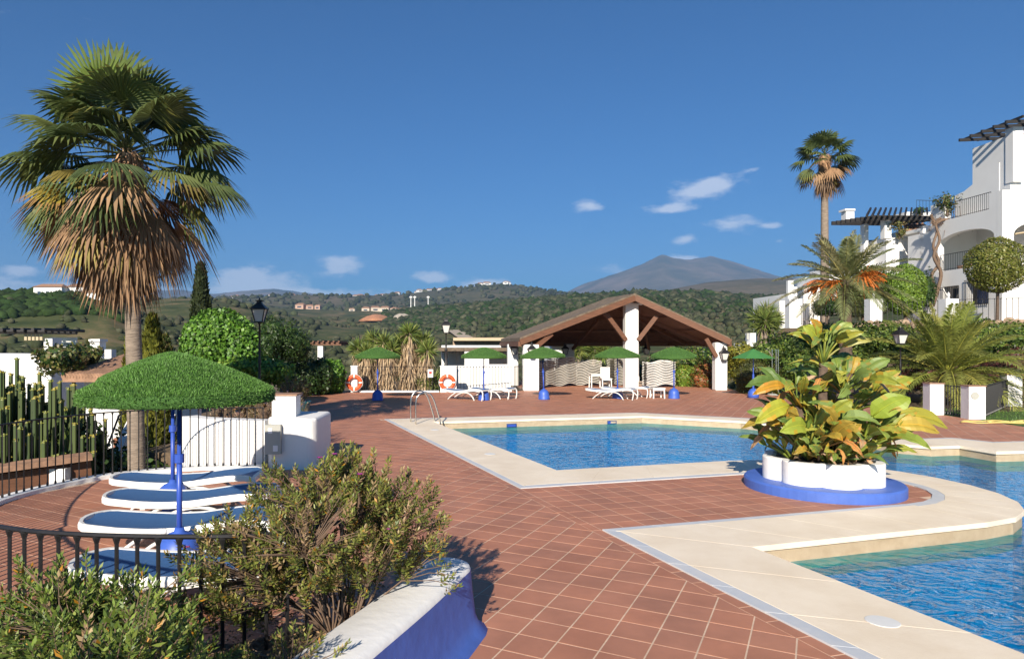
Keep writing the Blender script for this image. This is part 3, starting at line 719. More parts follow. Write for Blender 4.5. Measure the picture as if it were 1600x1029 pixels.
MB().lathe([(.21, 0), (.21, .12), (.19, .24), (.12, .34), (.05, .38)], 20).build('base', 'blueplastic', t, smooth=True)

# ================================================================== loungers
def zrail(x): return float(np.interp(x, [-1.0, -.8, -.5, -.2, .1, .4, .65, .85, .97], [.375, .36, .335, .325, .34, .385, .415, .42, .395]))
def make_lounger():
    t = thing('sun_lounger', '', 'sun lounger')
    # outline of the frame in plan: rounded at the foot end
    W = .325; pl = []
    for k in range(9): a = math.pi/2 + math.pi*k/8; pl.append((-.80 + .19*math.cos(a), W*.93*math.sin(a)))
    left = [(x, W*(.93 + .07*min(1, (x+.8)/.3))) for x in np.linspace(-.72, .93, 18)]
    path = [(x, y) for x, y in reversed(left)] + pl + [(x, -y) for x, y in left]
    m = MB(); P = [Vector((x, y, zrail(x))) for x, y in path]; n = len(P); vs = []
    for i, p in enumerate(P):
        d = P[min(i+1, n-1)] - P[max(i-1, 0)]; d.z = 0; d.normalize(); nr = Vector((d.y, -d.x, 0))
        for (o, z) in ((-.028, -.045), (.010, -.052), (.022, -.01), (.016, .026), (-.018, .03), (-.03, .0)): vs.append(p + nr*o*-1 + Vector((0, 0, z)))
    K = 6; m.add(vs, [(i*K+j, i*K+(j+1) % K, (i+1)*K+(j+1) % K, (i+1)*K+j) for i in range(n-1) for j in range(K)] + [tuple(range(K)), tuple((n-1)*K+j for j in reversed(range(K)))])
    m.bar((.94, -W, zrail(.94)-.01), (.94, W, zrail(.94)-.01), .06, .05); m.bar((.1, -W, .29), (.1, W, .29), .07, .035); m.bar((-.45, -W, .28), (-.45, W, .28), .06, .03)
    m.build('frame', 'plastic', t, smooth=False)
    m = MB(); xs = np.linspace(-.955, .92, 26); ys = np.linspace(-1, 1, 7); vs = []
    for x in xs:
        w = (W-.02)*(1 if x > -.8 else math.sqrt(max(.02, 1-((x+.8)/.172)**2))*.93)
        for y in ys: vs.append((x, y*w, zrail(x) + .022 - .022*(1-y*y)))
    m.add(vs, [(i*7+j, (i+1)*7+j, (i+1)*7+j+1, i*7+j+1) for i in range(25) for j in range(6)]); sl = m.build('sling', 'sling', t, smooth=True)
    for s in (-1, 1):
        m = MB(); y = s*.30
        def leg(pts, w0=.055): 
            mm = MB(); pts = [Vector(p) for p in pts]; mm.tube(pts, [w0*.62]*len(pts), 8, flat=.6); mm.build('leg', 'plastic', t, smooth=True)
        leg([(-.22, y, .30), (-.36, y, .22), (-.50, y, .12), (-.60, y, .03), (-.63, y, .0)])
        leg(smooth_curve([(-.30, y, .10), (-.12, y, .22), (.12, y, .285), (.36, y, .26), (.52, y, .14), (.60, y, .0)], 3))
        leg(smooth_curve([(.80, y*1.05, .40), (.93, y*1.05, .385), (.985, y*1.05, .31), (.985, y*1.05, .16), (.95, y*1.05, .0)], 3), .06)
        MB().lathe([(.012, -.03), (.03, -.022), (.037, 0), (.03, .022), (.012, .03)], 12).build('knob', 'plastic', t, smooth=True, loc=(-.05, s*.345, .335))
    return t
l0 = make_lounger(); GL = 'blue and white sun loungers'; l0['group'] = GL
spots = [(-3.37, 9.30, .02, 'farthest of the four loungers beside the terrace railing'), (-2.93, 8.20, .01, 'lounger standing between the two nearest blue parasol poles'),
         (-2.61, 7.05, -.01, 'lounger just behind the nearest blue parasol pole'), (-1.98, 5.66, -.03, 'front lounger partly hidden by railing bars and shrubs'),
         (xat(727, 27.2), 27.0, -.62, 'left lounger of the pair under a parasol left of the pavilion'), (xat(768, 27.6), 27.7, -.62, 'right lounger of the pair under a parasol left of the pavilion'),
         (xat(951, 27.6), 27.3, -.55, 'left lounger of the pair before the central pavilion column'), (xat(976, 28.4), 28.3, -.55, 'right lounger of the pair before the central pavilion column')]
for k, (x, y, a, lab) in enumerate(spots):
    q = l0 if k == 0 else copy_tree(l0)
    q.location = (x, y, 0); q.rotation_euler.z = a; q['label'] = 'blue sling ' + lab

# ================================================================== white wall block by the terrace
t = thing('garden_wall', 'white plastered garden wall with rounded end and pillar behind the terrace', 'wall', (0, 0, 0))
wc = smooth_curve([(-4.72, 13.1, 0), (-4.3, 12.75, 0), (-3.6, 12.5, 0), (-3.05, 12.38, 0)], 6)
strip_wall(wc, .3, -.6, .80, 'wall', 'white', t)
m = MB(); y0, y1 = 11.85, 13.2
blk = [(-3.0, y0+.28), (-2.86, y0+.05), (-2.2, y0-.02), (-2.1, y0+.1), (-2.05, y1), (-3.0, y1)]
m.poly([(x, y, .88) for x, y in blk], (0, 0, -1.2)); o = m.build('end_block', 'white', t)
bv_ = o.modifiers.new('bevel', 'BEVEL'); bv_.width = .06; bv_.segments = 3
MB().box((-2.72, 12.35, .95), (.42, .42, .6)).build('pillar', 'white', t)
MB().box((-2.72, 12.35, 1.262), (.46, .46, .025)).build('cap', 'rooftile', t)
t = thing('meter_cabinet', 'grey electric meter cabinet let into the white wall end', 'cabinet', (-2.83, 11.80, .28))
MB().box((0, .03, .25), (.27, .12, .5)).build('door', 'greybox', t)
MB().box((-.04, -.035, .40), (.07, .012, .09)).build('label_plate', 'paper', t); MB().box((.05, -.035, .10), (.08, .012, .10)).build('meter_window', 'paper', t)
for x, y, r in ((-4.35, 13.6, .42), (-3.9, 13.5, .38), (-3.45, 13.55, .4), (-3.1, 13.7, .4)):
    pass
# ================================================================== lifebuoys and their posts, fence
def lifebuoy(px, py, Y, lab):
    t = thing('lifebuoy', lab, 'lifebuoy', at(px, py, Y), group='orange lifebuoys')
    m = MB(); n = 32; m.tube([(.285*math.cos(2*math.pi*k/n), 0, .285*math.sin(2*math.pi*k/n)) for k in range(n)], .085, 10, closed=True, flat=1); m.build('ring', 'orange', t, smooth=True)
    for k in range(4):
        a = k*math.pi/2; pts = [(.285*math.cos(a+d), 0, .285*math.sin(a+d)) for d in (-.11, 0, .11)]
        MB().tube(pts, .089, 10).build('band', 'whiteband', t, smooth=True)
    m = MB(); pts = [(.385*math.cos(2*math.pi*k/40)*(1-.04*abs(math.sin(2*2*math.pi*k/40))), -.01, .385*math.sin(2*math.pi*k/40)*(1-.04*abs(math.sin(2*2*math.pi*k/40)))) for k in range(40)]
    m.tube(pts, .008, 5, closed=True); m.build('grab_rope', 'whiteband', t)
FY = 31.2
def white_post(px0, px1, pytop, Y, lab):
    x0, x1 = xat(px0, Y), xat(px1, Y); zt = zat(pytop, Y)
    t = thing('white_post', lab, 'post', ((x0+x1)/2, Y, 0)); MB().box((0, 0, zt/2), (x1-x0, .4, zt)).build('shaft', 'white', t); MB().box((0, 0, zt+.015), (x1-x0+.05, .45, .03)).build('cap', 'white', t)
white_post(549, 559, 572, FY, 'slim white fence post carrying the left lifebuoy')
white_post(688, 713, 572, FY, 'wide white fence post carrying the right lifebuoy and a lamp')
lifebuoy(553.5, 597.5, FY-.32, 'orange lifebuoy hanging left, beside the ivy hedge'); lifebuoy(699, 597, FY-.32, 'orange lifebuoy hanging right, beside the yuccas')
def kerb(pts, lab):
    tag(strip_wall(pts, .25, -.2, .07, 'fence_kerb', 'white'), lab, 'kerb')
pA = [(xat(561, FY), FY, .07), (xat(686, FY), FY, .07)]; kerb([(p[0], p[1], 0) for p in pA], 'white kerb under the railing in front of the yuccas')
railing('black fence railing in front of the yucca trunks', [Vector(pA[0]) + (Vector(pA[1])-Vector(pA[0]))*k/6 for k in range(7)], 1.08, .14, bar=.011)
pB = [(xat(715, FY), FY+.05, .07), (xat(800, FY), FY+.4, .07)]; kerb([(p[0], p[1], 0) for p in pB], 'white kerb under the railing left of the pavilion')
railing('black fence railing before the stepped white wall left of the pavilion', [Vector(pB[0]) + (Vector(pB[1])-Vector(pB[0]))*k/6 for k in range(7)], 1.08, .14, bar=.011)
pC = [(xat(803, 31.9), 31.7, .0), (xat(820, 32), 32.4, .0)]
railing('small dark gate beside the left pavilion column', pC, 1.15, .12, bar=.014, nm='iron_gate')
t = thing('notice_board', 'small white notice with red print on the fence', 'sign', at(672.5, 583, FY-.08)); MB().box((0, 0, 0), (.24, .02, .36)).build('board', 'paper', t); MB().box((0, -.013, .03), (.13, .006, .12)).build('red_mark', 'rednotice', t)
for k in range(3): MB().box((0, -.013, -.07-.03*k), (.16, .006, .012)).build('text_line', 'iron', t)

# ================================================================== street lamps and lanterns
def lantern_parts(t, s, z0):
    """square tapering lantern, bottom at z0, s = scale (body height)"""
    b0, b1 = .15*s, .27*s; hh = .52*s; m = MB()
    def fr(r, z): return [(-r, -r, z), (r, -r, z), (r, r, z), (-r, r, z)]
    m.add(fr(b0*.93, z0+.03*s) + fr(b1*.93, z0+hh), [(0,1,5,4), (1,2,6,5), (2,3,7,6), (3,0,4,7)]); m.build('glass', 'glass', t)
    for i in range(4):
        p = fr(b0, z0)[i]; q = fr(b1, z0+hh)[i]; MB().bar(p, q, .035*s, .035*s).build('frame_bar', 'iron', t)
    MB().box((0, 0, z0), (b0*2.2, b0*2.2, .05*s)).build('base_plate', 'iron', t); m = MB(); m.add(fr(b1*1.18, z0+hh) + fr(b1*1.18, z0+hh+.05*s) + fr(b1*.42, z0+hh+.26*s) + fr(b1*.34, z0+hh+.34*s) + fr(b1*.52, z0+hh+.36*s) + fr(b1*.52, z0+hh+.40*s), [(3,2,1,0)] + [(4*k+i, 4*k+(i+1) % 4, 4*k+4+(i+1) % 4, 4*k+4+i) for k in range(5) for i in range(4)] + [(20, 21, 22, 23)])
    m.build('cap', 'iron', t); MB().tube([(0, 0, z0+hh+.395*s), (0, 0, z0+hh+.50*s)], [.05*s, .02*s], 8).build('finial', 'iron', t)
def street_lamp(px, pytop, Y, z0, s, lab):
    zt = zat(pytop, Y); t = thing('street_lamp', lab, 'street lamp', (xat(px, Y), Y, z0), group='black lantern posts')
    hb = zt - z0 - 1.02*s
    lantern_parts(t, s, hb)
    MB().lathe([(.09, 0), (.09, .1), (.065, .16), (.06, .75), (.075, .8), (.04, .88), (.032, hb*.6), (.045, hb*.62), (.03, hb*.66), (.025, hb-.06), (.05, hb-.03), (.05, hb)], 12).build('post', 'iron', t, smooth=True)
street_lamp(405.5, 465, 18, 0, .62, 'tall black lantern lamp rising before the ivy dome')
street_lamp(697, 496, FY, 1.12, .68, 'black lantern lamp standing on the lifebuoy post')
street_lamp(1407, 509, 24.5, 0, .62, 'black lantern lamp in front of the big green palm')
def wall_lantern(px, py, Y, s, lab, side_=1):
    t = thing('wall_lantern', lab, 'wall lantern', at(px, py, Y), group='wall lanterns of the pavilion'); lantern_parts(t, s, -.45*s)
    MB().tube([(0, 0, .5*s), (0, .05, .62*s), (0, .22, .5*s), (0, .28, .2*s)], .018, 6).build('bracket', 'iron', t)

# ================================================================== pool fittings
t = thing('pool_ladder', 'stainless steel pool ladder at the far left pool corner', 'ladder', ST(11.1, .75))
for k, sx in enumerate((-.28, .28)):
    q = [ST(11.1+sx, .55, .0), ST(11.1+sx, .55, .55), ST(11.1+sx, .62, .78), ST(11.1+sx, .80, .86), ST(11.1+sx, .98, .78), ST(11.1+sx, 1.12, .45), ST(11.1+sx, 1.26, -.1), ST(11.1+sx, 1.30, -.9)]
    MB().tube([p - ST(11.1, .75) for p in smooth_curve(q, 4)], .021, 8).build('handrail', 'steel', t, smooth=True)
for z in (-.35, -.6, -.85): MB().bar(ST(10.82, 1.29, z) - ST(11.1, .75), ST(11.38, 1.29, z) - ST(11.1, .75), .09, .025).build('tread', 'steel', t)
# half round step drum below the ladder corner
def disc_thing(s, t_, r, lab, cat='drain cover'):
    o = MB().lathe([(r, 0), (r, .002), (r*.95, .004), (r*.3, .005)], 24).build('drain_cover', 'plastic', None, loc=ST(s, t_, .0155)); tag(o, lab, cat, 'round white lids in the coping')
disc_thing(-2.99, .72, .12, 'round white lid in the nearest coping'); disc_thing(9.49, .70, .11, 'round white lid in the coping near the ladder'); disc_thing(5.51, .68, .11, 'round white lid halfway along the left coping')
for (s_, t_, lab) in ((11.16, 3.45, 'left blue skimmer mouth in the far pool wall'), (11.06, 6.6, 'right blue skimmer mouth in the far pool wall')):
    t = thing('skimmer', lab, 'skimmer', ST(s_ - .02, t_, -.15), -_a, 'skimmers')
    m = MB(); m.box((0, 0, .04), (.30, .03, .02)); m.box((0, 0, -.04), (.30, .03, .02)); m.box((-.14, 0, 0), (.02, .03, .06)); m.box((.14, 0, 0), (.02, .03, .06)); m.build('frame', 'bluewin', t)
    MB().box((0, .01, 0), (.26, .02, .06)).build('flap', 'bluepole', t)
# ================================================================== peninsula planter
PC = ST(1.15, 4.33)
t = thing('flower_planter', 'white scalloped planter on a round blue plinth by the pool', 'planter', PC)
MB().lathe([(1.07, 0), (1.07, .12), (1.05, .145), (1.0, .15)], 56).build('plinth', 'blue', t, smooth=False)
sq = lambda a: .89 + .15*abs(math.cos(4*a + .5))**.7
MB().lathe([(.80, .15), (.80, .46), (.79, .475), (.68, .475), (.68, .40)], 160, squash=sq).build('scalloped_wall', 'white', t)
MB().lathe([(.70, .36), (.70, .42), (.45, .45), (.1, .47)], 60, squash=sq).build('soil', 'soil', t)

# strelitzia
def big_leaf(base, mid, tip_dir, blen, bw, col, dry=False, fold=.35, tears=0, nrm=None):
    """petiole from base to mid, blade from mid along tip_dir"""
    base = Vector(base); mid = Vector(mid); d = Vector(tip_dir).normalized()
    m = MB(); m.col = tuple(c*.9 for c in col); ctrl = base.lerp(mid, .55) + Vector((0, 0, .12*(mid-base).length)) 
    pts = [base*(1-k)**2 + ctrl*2*k*(1-k) + mid*k*k for k in (0, .33, .66, 1)]; m.tube(pts, [.022, .018, .014, .010], 5)
    side_ = d.cross(Vector(nrm) if nrm else Vector((0, 0, 1)));
    if side_.length < .1: side_ = Vector((1, 0, 0))
    side_.normalize(); up = side_.cross(d).normalized(); n = 9
    L, Rr, Md = [], [], []
    for i in range(n+1):
        k = i/n; w = bw*.5*min(1, ((k+.02)/.22)**.6)*min(1, (max(0, 1-k)/.34)**.6)
        c = mid + d*(blen*k) + Vector((0, 0, -blen*.32*k*k)) + up*(.05*math.sin(k*3))
        e = up*(w*fold)
        wob = lambda: 1 + (random.uniform(-.45, .08) if (dry or (tears and random.random() < .3)) else random.uniform(-.05, .03))
        L.append(c - side_*w*wob() + e*wob()); Rr.append(c + side_*w*wob() + e*wob()); Md.append(c)
    for i in range(n):
        k = random.uniform(.88, 1.1); m.col = tuple(min(1, c*k) for c in col)
        ml0, ml1 = Md[i].lerp(L[i], .5) + up*.012, Md[i+1].lerp(L[i+1], .5) + up*.012; mr0, mr1 = Md[i].lerp(Rr[i], .5) + up*.012, Md[i+1].lerp(Rr[i+1], .5) + up*.012
        edge = (col[0]*1.15+.05, col[1]*.75+.02, col[2]*.6) if random.random() < .22 else m.col
        m.add([Md[i], Md[i+1], ml1, ml0], [(0,1,2,3)]); m.add([Md[i], Md[i+1], mr1, mr0], [(0,1,2,3)])
        m.col = edge; m.add([ml0, ml1, L[i+1], L[i]], [(0,1,2,3)]); m.add([mr0, mr1, Rr[i+1], Rr[i]], [(0,1,2,3)])
    m.col = (min(1, col[0]*1.5), min(1, col[1]*1.35), col[2]*1.2); m.tube([p + up*.006 for p in Md[::2]], [.010, .008, .006, .004, .003][:len(Md[::2])], 4)
    return m
t = thing('strelitzia', 'bird of paradise clump with broad yellow green leaves in the planter', 'plant', PC + Vector((0, 0, .42)))
gcols = [(.20, .25, .035), (.25, .27, .035), (.15, .21, .035), (.30, .29, .04), (.10, .16, .03), (.34, .24, .035), (.17, .23, .05)]
dcols = [(.34, .22, .11), (.27, .16, .08), (.40, .27, .15), (.38, .19, .05)]
toCam = Vector((-.5, -.86, .25))
# stout stems that carry the upper fans
for (tx, ty, tz, r) in ((.02, 0, 1.45, .075), (.22, -.1, 1.0, .07), (-.3, .1, .85, .06), (.5, .1, .7, .06)):
    m = MB(); m.tube([(tx*.5, ty*.5, 0), (tx*.8, ty, tz*.5), (tx, ty, tz)], [r*1.3, r, r*.8], 8); m.build('stem', 'darktrunk', t, smooth=True)
def clump(c, n, reach, rise, bl, bw, dryp=.12):
    n = int(n*1.35)
    for k in range(n):
        a = 2*math.pi*(k + random.uniform(-.35, .35))/n; f = random.uniform(.45, 1.1); out = Vector((math.cos(a), math.sin(a), 0))
        bw_ = bw*.74; mid = Vector(c) + out*(reach*f) + Vector((0, 0, rise*random.uniform(.5, 1.1)*(1.35 - .6*f)))
        dr = random.random() < dryp; col = random.choice(dcols if dr else gcols)
        td = out*random.uniform(.5, 1.1) + Vector((0, 0, random.uniform(.0, 1.5) if not dr else random.uniform(-1.2, .1)))
        b_ = bl*random.uniform(.75, 1.2)*(.6 if dr else 1)
        nr = Vector((random.uniform(-.5, .5), random.uniform(-1.2, -.1), random.uniform(.3, 1)))
        big_leaf(c, mid, td, b_*1.08, bw_*random.uniform(.8, 1.2)*(.55 if dr else 1), tuple(min(.6, q*f_) for q, f_ in zip(col, (1.12, 1.15, 1.3))), dr, random.uniform(.1, .6), tears=1, nrm=nr).build('leaf', 'dryleaf' if dr else 'glossleaf', t, fixn=False, smooth=True)
clump((.02, 0, 1.45), 11, .22, .42, .42, .17, .05)
clump((.25, -.1, 1.0), 13, .38, .36, .48, .23, .15)
clump((-.3, .1, .8), 13, .42, .36, .48, .23, .15)
clump((.5, .1, .68), 13, .44, .40, .52, .24, .1)
clump((-.35, -.25, .05), 24, .54, .66, .54, .27, .12)
clump((.25, -.35, .05), 24, .50, .62, .52, .27, .15)
clump((.5, .15, .05), 17, .52, .64, .54, .26, .12)
clump((0, .1, .05), 16, .44, .5, .42, .17, .3)
clump((-.1, -.35, .0), 22, .42, .34, .40, .18, .3)
clump((.4, -.2, .0), 18, .42, .34, .40, .18, .3)
clump((-.45, .0, .0), 14, .36, .34, .40, .18, .3)
clump((0, -.2, .06), 14, .36, .16, .2, .10, .6)
for (b_, mi, td, l, w, c) in (((-.4, -.2, .1), (-.72, -.45, .85), (-.9, -.3, -.05), .62, .24, (.36, .37, .04)), ((.3, -.4, .1), (.38, -.6, .72), (.6, -.3, .75), .66, .30, (.28, .36, .04)), ((.5, -.2, .1), (.95, -.35, .70), (1, .1, .05), .72, .24, (.36, .33, .04)), ((.35, -.4, .1), (.72, -.62, .60), (.95, -.1, .12), .55, .22, (.45, .33, .05)), ((-.3, 0, .8), (-.62, -.1, 1.12), (-1, -.1, .05), .5, .15, (.45, .25, .03)), ((-.3, -.2, .1), (-.5, -.5, .55), (-.8, -.4, .25), .6, .24, (.3, .36, .05)), ((0, 0, 1.45), (-.12, -.1, 1.78), (-.55, -.2, .75), .48, .2, (.33, .38, .05)), ((0, 0, 1.45), (.14, -.1, 1.8), (.4, -.2, .9), .45, .17, (.30, .36, .10)), ((0, 0, 1.45), (.25, -.1, 1.7), (.85, -.2, .5), .45, .13, (.38, .36, .10))):
    big_leaf(b_, mi, td, l, w, c, False, .25, 0, (-.2, -1, .5)).build('leaf', 'glossleaf', t, fixn=False, smooth=True)
# ================================================================== pavilion
PV = thing('pavilion', 'open timber pavilion with brown thatched gable roof and white columns', 'pavilion', (0, 0, 0))
AX, AY = xat(987, 33.3), 33.3; ZA = zat(466, AY)               # front apex
LX, RX = xat(812, 32.0), xat(1136.5, 32.4); FYE = 32.1; BYE = 40.5; ZE = 2.27
apexF = Vector((AX, AY - .55, ZA)); apexB = Vector((AX - .5, AY + 2.6, ZA + .02))
fl = Vector((LX, FYE - .25, ZE)); fr_ = Vector((RX, FYE, ZE)); bl = Vector((LX - .1, BYE, ZE)); br = Vector((RX, BYE, ZE))
def roof_plane(name, pts, th, mat, dz=0):
    m = MB(); P = [Vector(p) + Vector((0, 0, dz)) for p in pts]; m.poly(P, (0, 0, th)); return m.build(name, mat, PV)
roof_plane('roof_slope', [fl, apexF, apexB, bl], .17, 'thatch', .03); roof_plane('roof_slope', [fr_, br, apexB, apexF], .17, 'thatch', .03); roof_plane('roof_slope', [bl, apexB, br], .17, 'thatch', .035)
roof_plane('ceiling_boards', [fl, apexF, apexB, bl], .02, 'board', 0); roof_plane('ceiling_boards', [fr_, br, apexB, apexF], .02, 'board', 0); roof_plane('ceiling_boards', [bl, apexB, br], .02, 'board', .003)
def beam(a, b, w, h, nm='beam', mat='wood'): return MB().bar(a, b, w, h).build(nm, mat, PV)
dn = Vector((0, 0, -.10)); fwd = Vector((0, -.06, 0))
for e in (fl, fr_):
    beam(e + dn*.2 + fwd, apexF + dn*.2 + fwd, .10, .26, 'rafter')
    for k in (.33, .66): beam(e.lerp(bl if e is fl else br, k) + dn, apexB + dn, .12, .18, 'rafter')
for e, g in ((fl, bl), (fr_, br)):
    beam(e + dn, g + dn, .16, .22, 'wall_plate')
beam(bl + dn, br + dn, .16, .24, 'tie_beam')
for k in (.33, .63):
    beam(bl.lerp(apexB, k) + dn*.8, br.lerp(apexB, k) + dn*.8, .09, .12, 'purlin')
    for e in (fl, fr_): beam(e.lerp(apexF, k) + dn*.8 + Vector((0, .3, 0)), (bl if e is fl else br).lerp(apexB, k) + dn*.8, .09, .12, 'purlin')
COLS = [(829, 32.15, .72, ZE - .12), (801, 36.0, .55, ZE - .1), (985.5, 33.55, .64, ZA - .20), (1124.5, 32.5, .56, ZE - .02), (991, 40.3, .5, ZE - .1), (890, 40.3, .5, ZE - .1)]
for (px, Y, w, zt) in COLS:
    x = xat(px, Y); m = MB(); m.box((x, Y, zt/2), (w, w*.8, zt)); o = m.build('column', 'white', PV); bvm = o.modifiers.new('bevel', 'BEVEL'); bvm.width = .04; bvm.segments = 2
cx_, cy_ = xat(985.5, 33.45), 33.35
for (sx, px_, py_) in ((-1, 945, 488), (1, 1027, 492)):
    top = at(px_, py_, 33.1); beam((cx_ + sx*.30, 33.25, zat(531, 33.3)), (top.x, 33.1, top.z), .17, .2, 'brace')
beam(at(838, 541, 32.0), at(862, 521, 32.2), .16, .2, 'brace'); beam(at(1119, 557, 32.2), at(1103, 529, 32.2), .15, .18, 'brace')
beam(at(895, 545, 39.8), at(935, 500, 37), .13, .16, 'brace'); beam(at(1014, 545, 39.8), at(1005, 500, 37), .13, .16, 'brace')
tag(PV)
for px, py, Y, lab in ((803.5, 545, 35.4, 'wall lantern on the rear left pavilion column'), (831, 547, 31.6, 'wall lantern on the front left pavilion column'), (883, 546, 39.9, 'wall lantern on the far left inner column'), (1131.5, 553, 32.1, 'wall lantern on the right pavilion column'), (1010, 546, 39.9, 'wall lantern right of the far middle column')):
    wall_lantern(px, py, Y, .62, lab)
t = thing('floodlight', 'white floodlight box at the pavilion gable', 'floodlight', at(1000.5, 471, 33.1)); MB().box((0, 0, .05), (.17, .16, .34)).build('housing', 'plastic', t); MB().bar((-.25, .05, -.12), (.1, .05, -.14), .05, .05).build('arm', 'plastic', t)
# stacks of loungers
def stack_mesh():
    m = MB(); xs = np.linspace(-.95, .95, 15); zf = lambda x: .05*math.sin(x*4.2+.4) + .03*math.sin(x*2)
    for y in (-.29, .29):
        vs = []
        for x in xs:
            z = zf(x)
            for (a, b_) in ((-.025, 0), (.025, 0), (.025, .034), (-.025, .034)): vs.append((x, y+a, z+b_))
        m.add(vs, [(i*4+j, i*4+(j+1) % 4, i*4+4+(j+1) % 4, i*4+4+j) for i in range(14) for j in range(4)] + [(0,1,2,3), (59,58,57,56)])
    vs = [(x, y, zf(x)+.014) for x in xs for y in (-.2, .2)]; m.add(vs, [(2*i, 2*i+2, 2*i+3, 2*i+1) for i in range(14)])
    return m
proto = None
SN = ['of the loungers in the leftmost pile under the pavilion', 'of the loungers in the second pile from the left', 'of the loungers piled left of the white table', 'of the loungers piled behind the central column', 'of the bright white loungers piled right of the column']
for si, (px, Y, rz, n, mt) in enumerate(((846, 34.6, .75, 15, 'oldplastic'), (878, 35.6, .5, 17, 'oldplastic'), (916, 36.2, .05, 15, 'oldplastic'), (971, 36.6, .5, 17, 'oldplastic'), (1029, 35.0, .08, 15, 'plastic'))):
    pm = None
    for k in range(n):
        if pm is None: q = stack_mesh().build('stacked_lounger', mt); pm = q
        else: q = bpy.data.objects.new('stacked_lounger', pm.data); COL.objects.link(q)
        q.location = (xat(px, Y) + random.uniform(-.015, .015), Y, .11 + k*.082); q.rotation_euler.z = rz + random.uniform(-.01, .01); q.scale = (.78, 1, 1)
        tag(q, (('lowest', 'second', 'third', 'fourth', 'fifth', 'sixth', 'seventh', 'eighth', 'ninth', 'tenth', 'eleventh', 'twelfth', 'thirteenth', 'fourteenth', 'fifteenth', 'sixteenth', 'seventeenth')[k] if k < n-1 else 'topmost') + (' from the bottom, ' if 0 < k < n-1 else ', ') + SN[si], 'sun lounger', 'lounger pile %s' % ('one', 'two', 'three', 'four', 'five')[si])
def small_table(px, py, Y, w, h, lab, nm, back=False, cat='table'):
    t = thing(nm, lab, cat, (xat(px, Y), Y, 0)); m = MB(); m.box((0, 0, h-.02), (w, w, .04)); m.box((0, 0, h-.07), (w*.9, w*.9, .06)); m.build('top', 'plastic', t)
    for sx in (-1, 1):
        for sy in (-1, 1): MB().tube([(sx*w*.44, sy*w*.44, 0), (sx*w*.42, sy*w*.42, h-.05)], [.03, .028], 6).build('leg', 'plastic', t)
    if back: MB().box((0, w*.45, h+.28), (w*.95, .04, .55)).build('backrest', 'plastic', t)
small_table(1027, 0, 27.7, .50, .42, 'low white plastic stool on the deck beside a parasol', 'stool', cat='stool')
small_table(931, 0, 34.2, .62, .70, 'white plastic table under the pavilion', 'plastic_table')
small_table(947, 0, 34.9, .5, .45, 'white plastic chair beside the table under the pavilion', 'plastic_chair', True, 'chair')

# ================================================================== low buildings left of the pavilion
t = thing('stepped_wall', 'white stepped garden wall behind the fence left of the pavilion', 'wall', (0, 0, 0))
Y = 33.2
m = MB()
st_ = [(690, 571), (726, 571), (726, 549), (737, 549), (737, 560), (764, 560), (764, 569), (798, 569)]
pts = [(xat(690, Y), Y, -.3)] + [(xat(a, Y), Y, zat(b_, Y)) for a, b_ in st_] + [(xat(798, Y), Y, -.3)]
m.poly(pts, (0, .25, 0)); m.build('wall', 'white', t)
t = thing('bar_hut', 'low white hut with flat timber roof behind the stepped wall', 'building', (0, 0, 0))
Y = 40
MB().box((xat(745, Y), Y+2, .6), (xat(800, Y)-xat(690, Y), 4, 3.0)).build('wall', 'whitefar', t)
m = MB(); m.box((xat(742, Y), Y-.4, zat(545, Y)), (xat(800, Y)-xat(683, Y), 5.6, .18)); m.build('roof', 'thatch', t)
for k in range(7): MB().bar((xat(692+16*k, Y-2.8), Y-3.1, zat(547.5, Y-2.8)), (xat(692+16*k, Y), Y+1, zat(547.5, Y-2.8)), .14, .16).build('beam', 'darkwood', t)
for px in (703, 728): MB().box((xat(px, Y-.03), Y-.03, zat(560, Y)), (.7, .08, .9)).build('window', 'glass', t)
t = thing('retaining_wall', 'earth coloured retaining wall above the hut roof', 'wall', (0, 0, 0)); MB().box((xat(752, 55), 55, zat(536, 55)), (xat(797, 55)-xat(708, 55), 1.2, .9)).build('wall', 'rock', t); MB().box((xat(752, 55), 54.6, zat(530, 55)), (xat(797, 55)-xat(708, 55), 2, .22)).build('coping', 'sand', t)
t = thing('tiled_hut', 'white hut with clay tile eave seen through the pavilion', 'building', (0, 0, 0)); Y = 46
MB().box((xat(880, Y), Y, .8), (xat(903, Y)-xat(855, Y), 3, 2.6)).build('wall', 'whitefar', t); m = MB(); m.poly([(xat(852, Y), Y-2, 2.05), (xat(906, Y), Y-2, 2.05), (xat(902, Y), Y+1.5, 2.7), (xat(856, Y), Y+1.5, 2.7)], (0, 0, .12)); m.build('roof', 'rooftile', t)
t = thing('pergola', 'small pergola of two white posts and brown beams behind the ivy hedge', 'pergola', (0, 0, 0)); Y = 35.5
for px in (471.5, 501): MB().box((xat(px, Y), Y, .8), (.27, .27, 2*(zat(540, Y)-.8))).build('post', 'white', t)
for px in (471.5, 501): MB().box((xat(px, Y+2.4), Y+2.4, .8), (.27, .27, 2*(zat(541, Y)-.8))).build('post', 'white', t)
for k in range(5): MB().bar((xat(467, Y)-.1, Y-.15+.65*k, zat(536.5, Y)), (xat(534, Y), Y-.15+.65*k, zat(537, Y)), .13, .16).build('beam', 'wood', t)
for k in range(9): MB().bar((xat(467+8*k, Y), Y-.4, zat(533.4, Y)), (xat(467+8*k, Y), Y+2.8, zat(533.4, Y)), .09, .08).build('beam', 'wood', t)

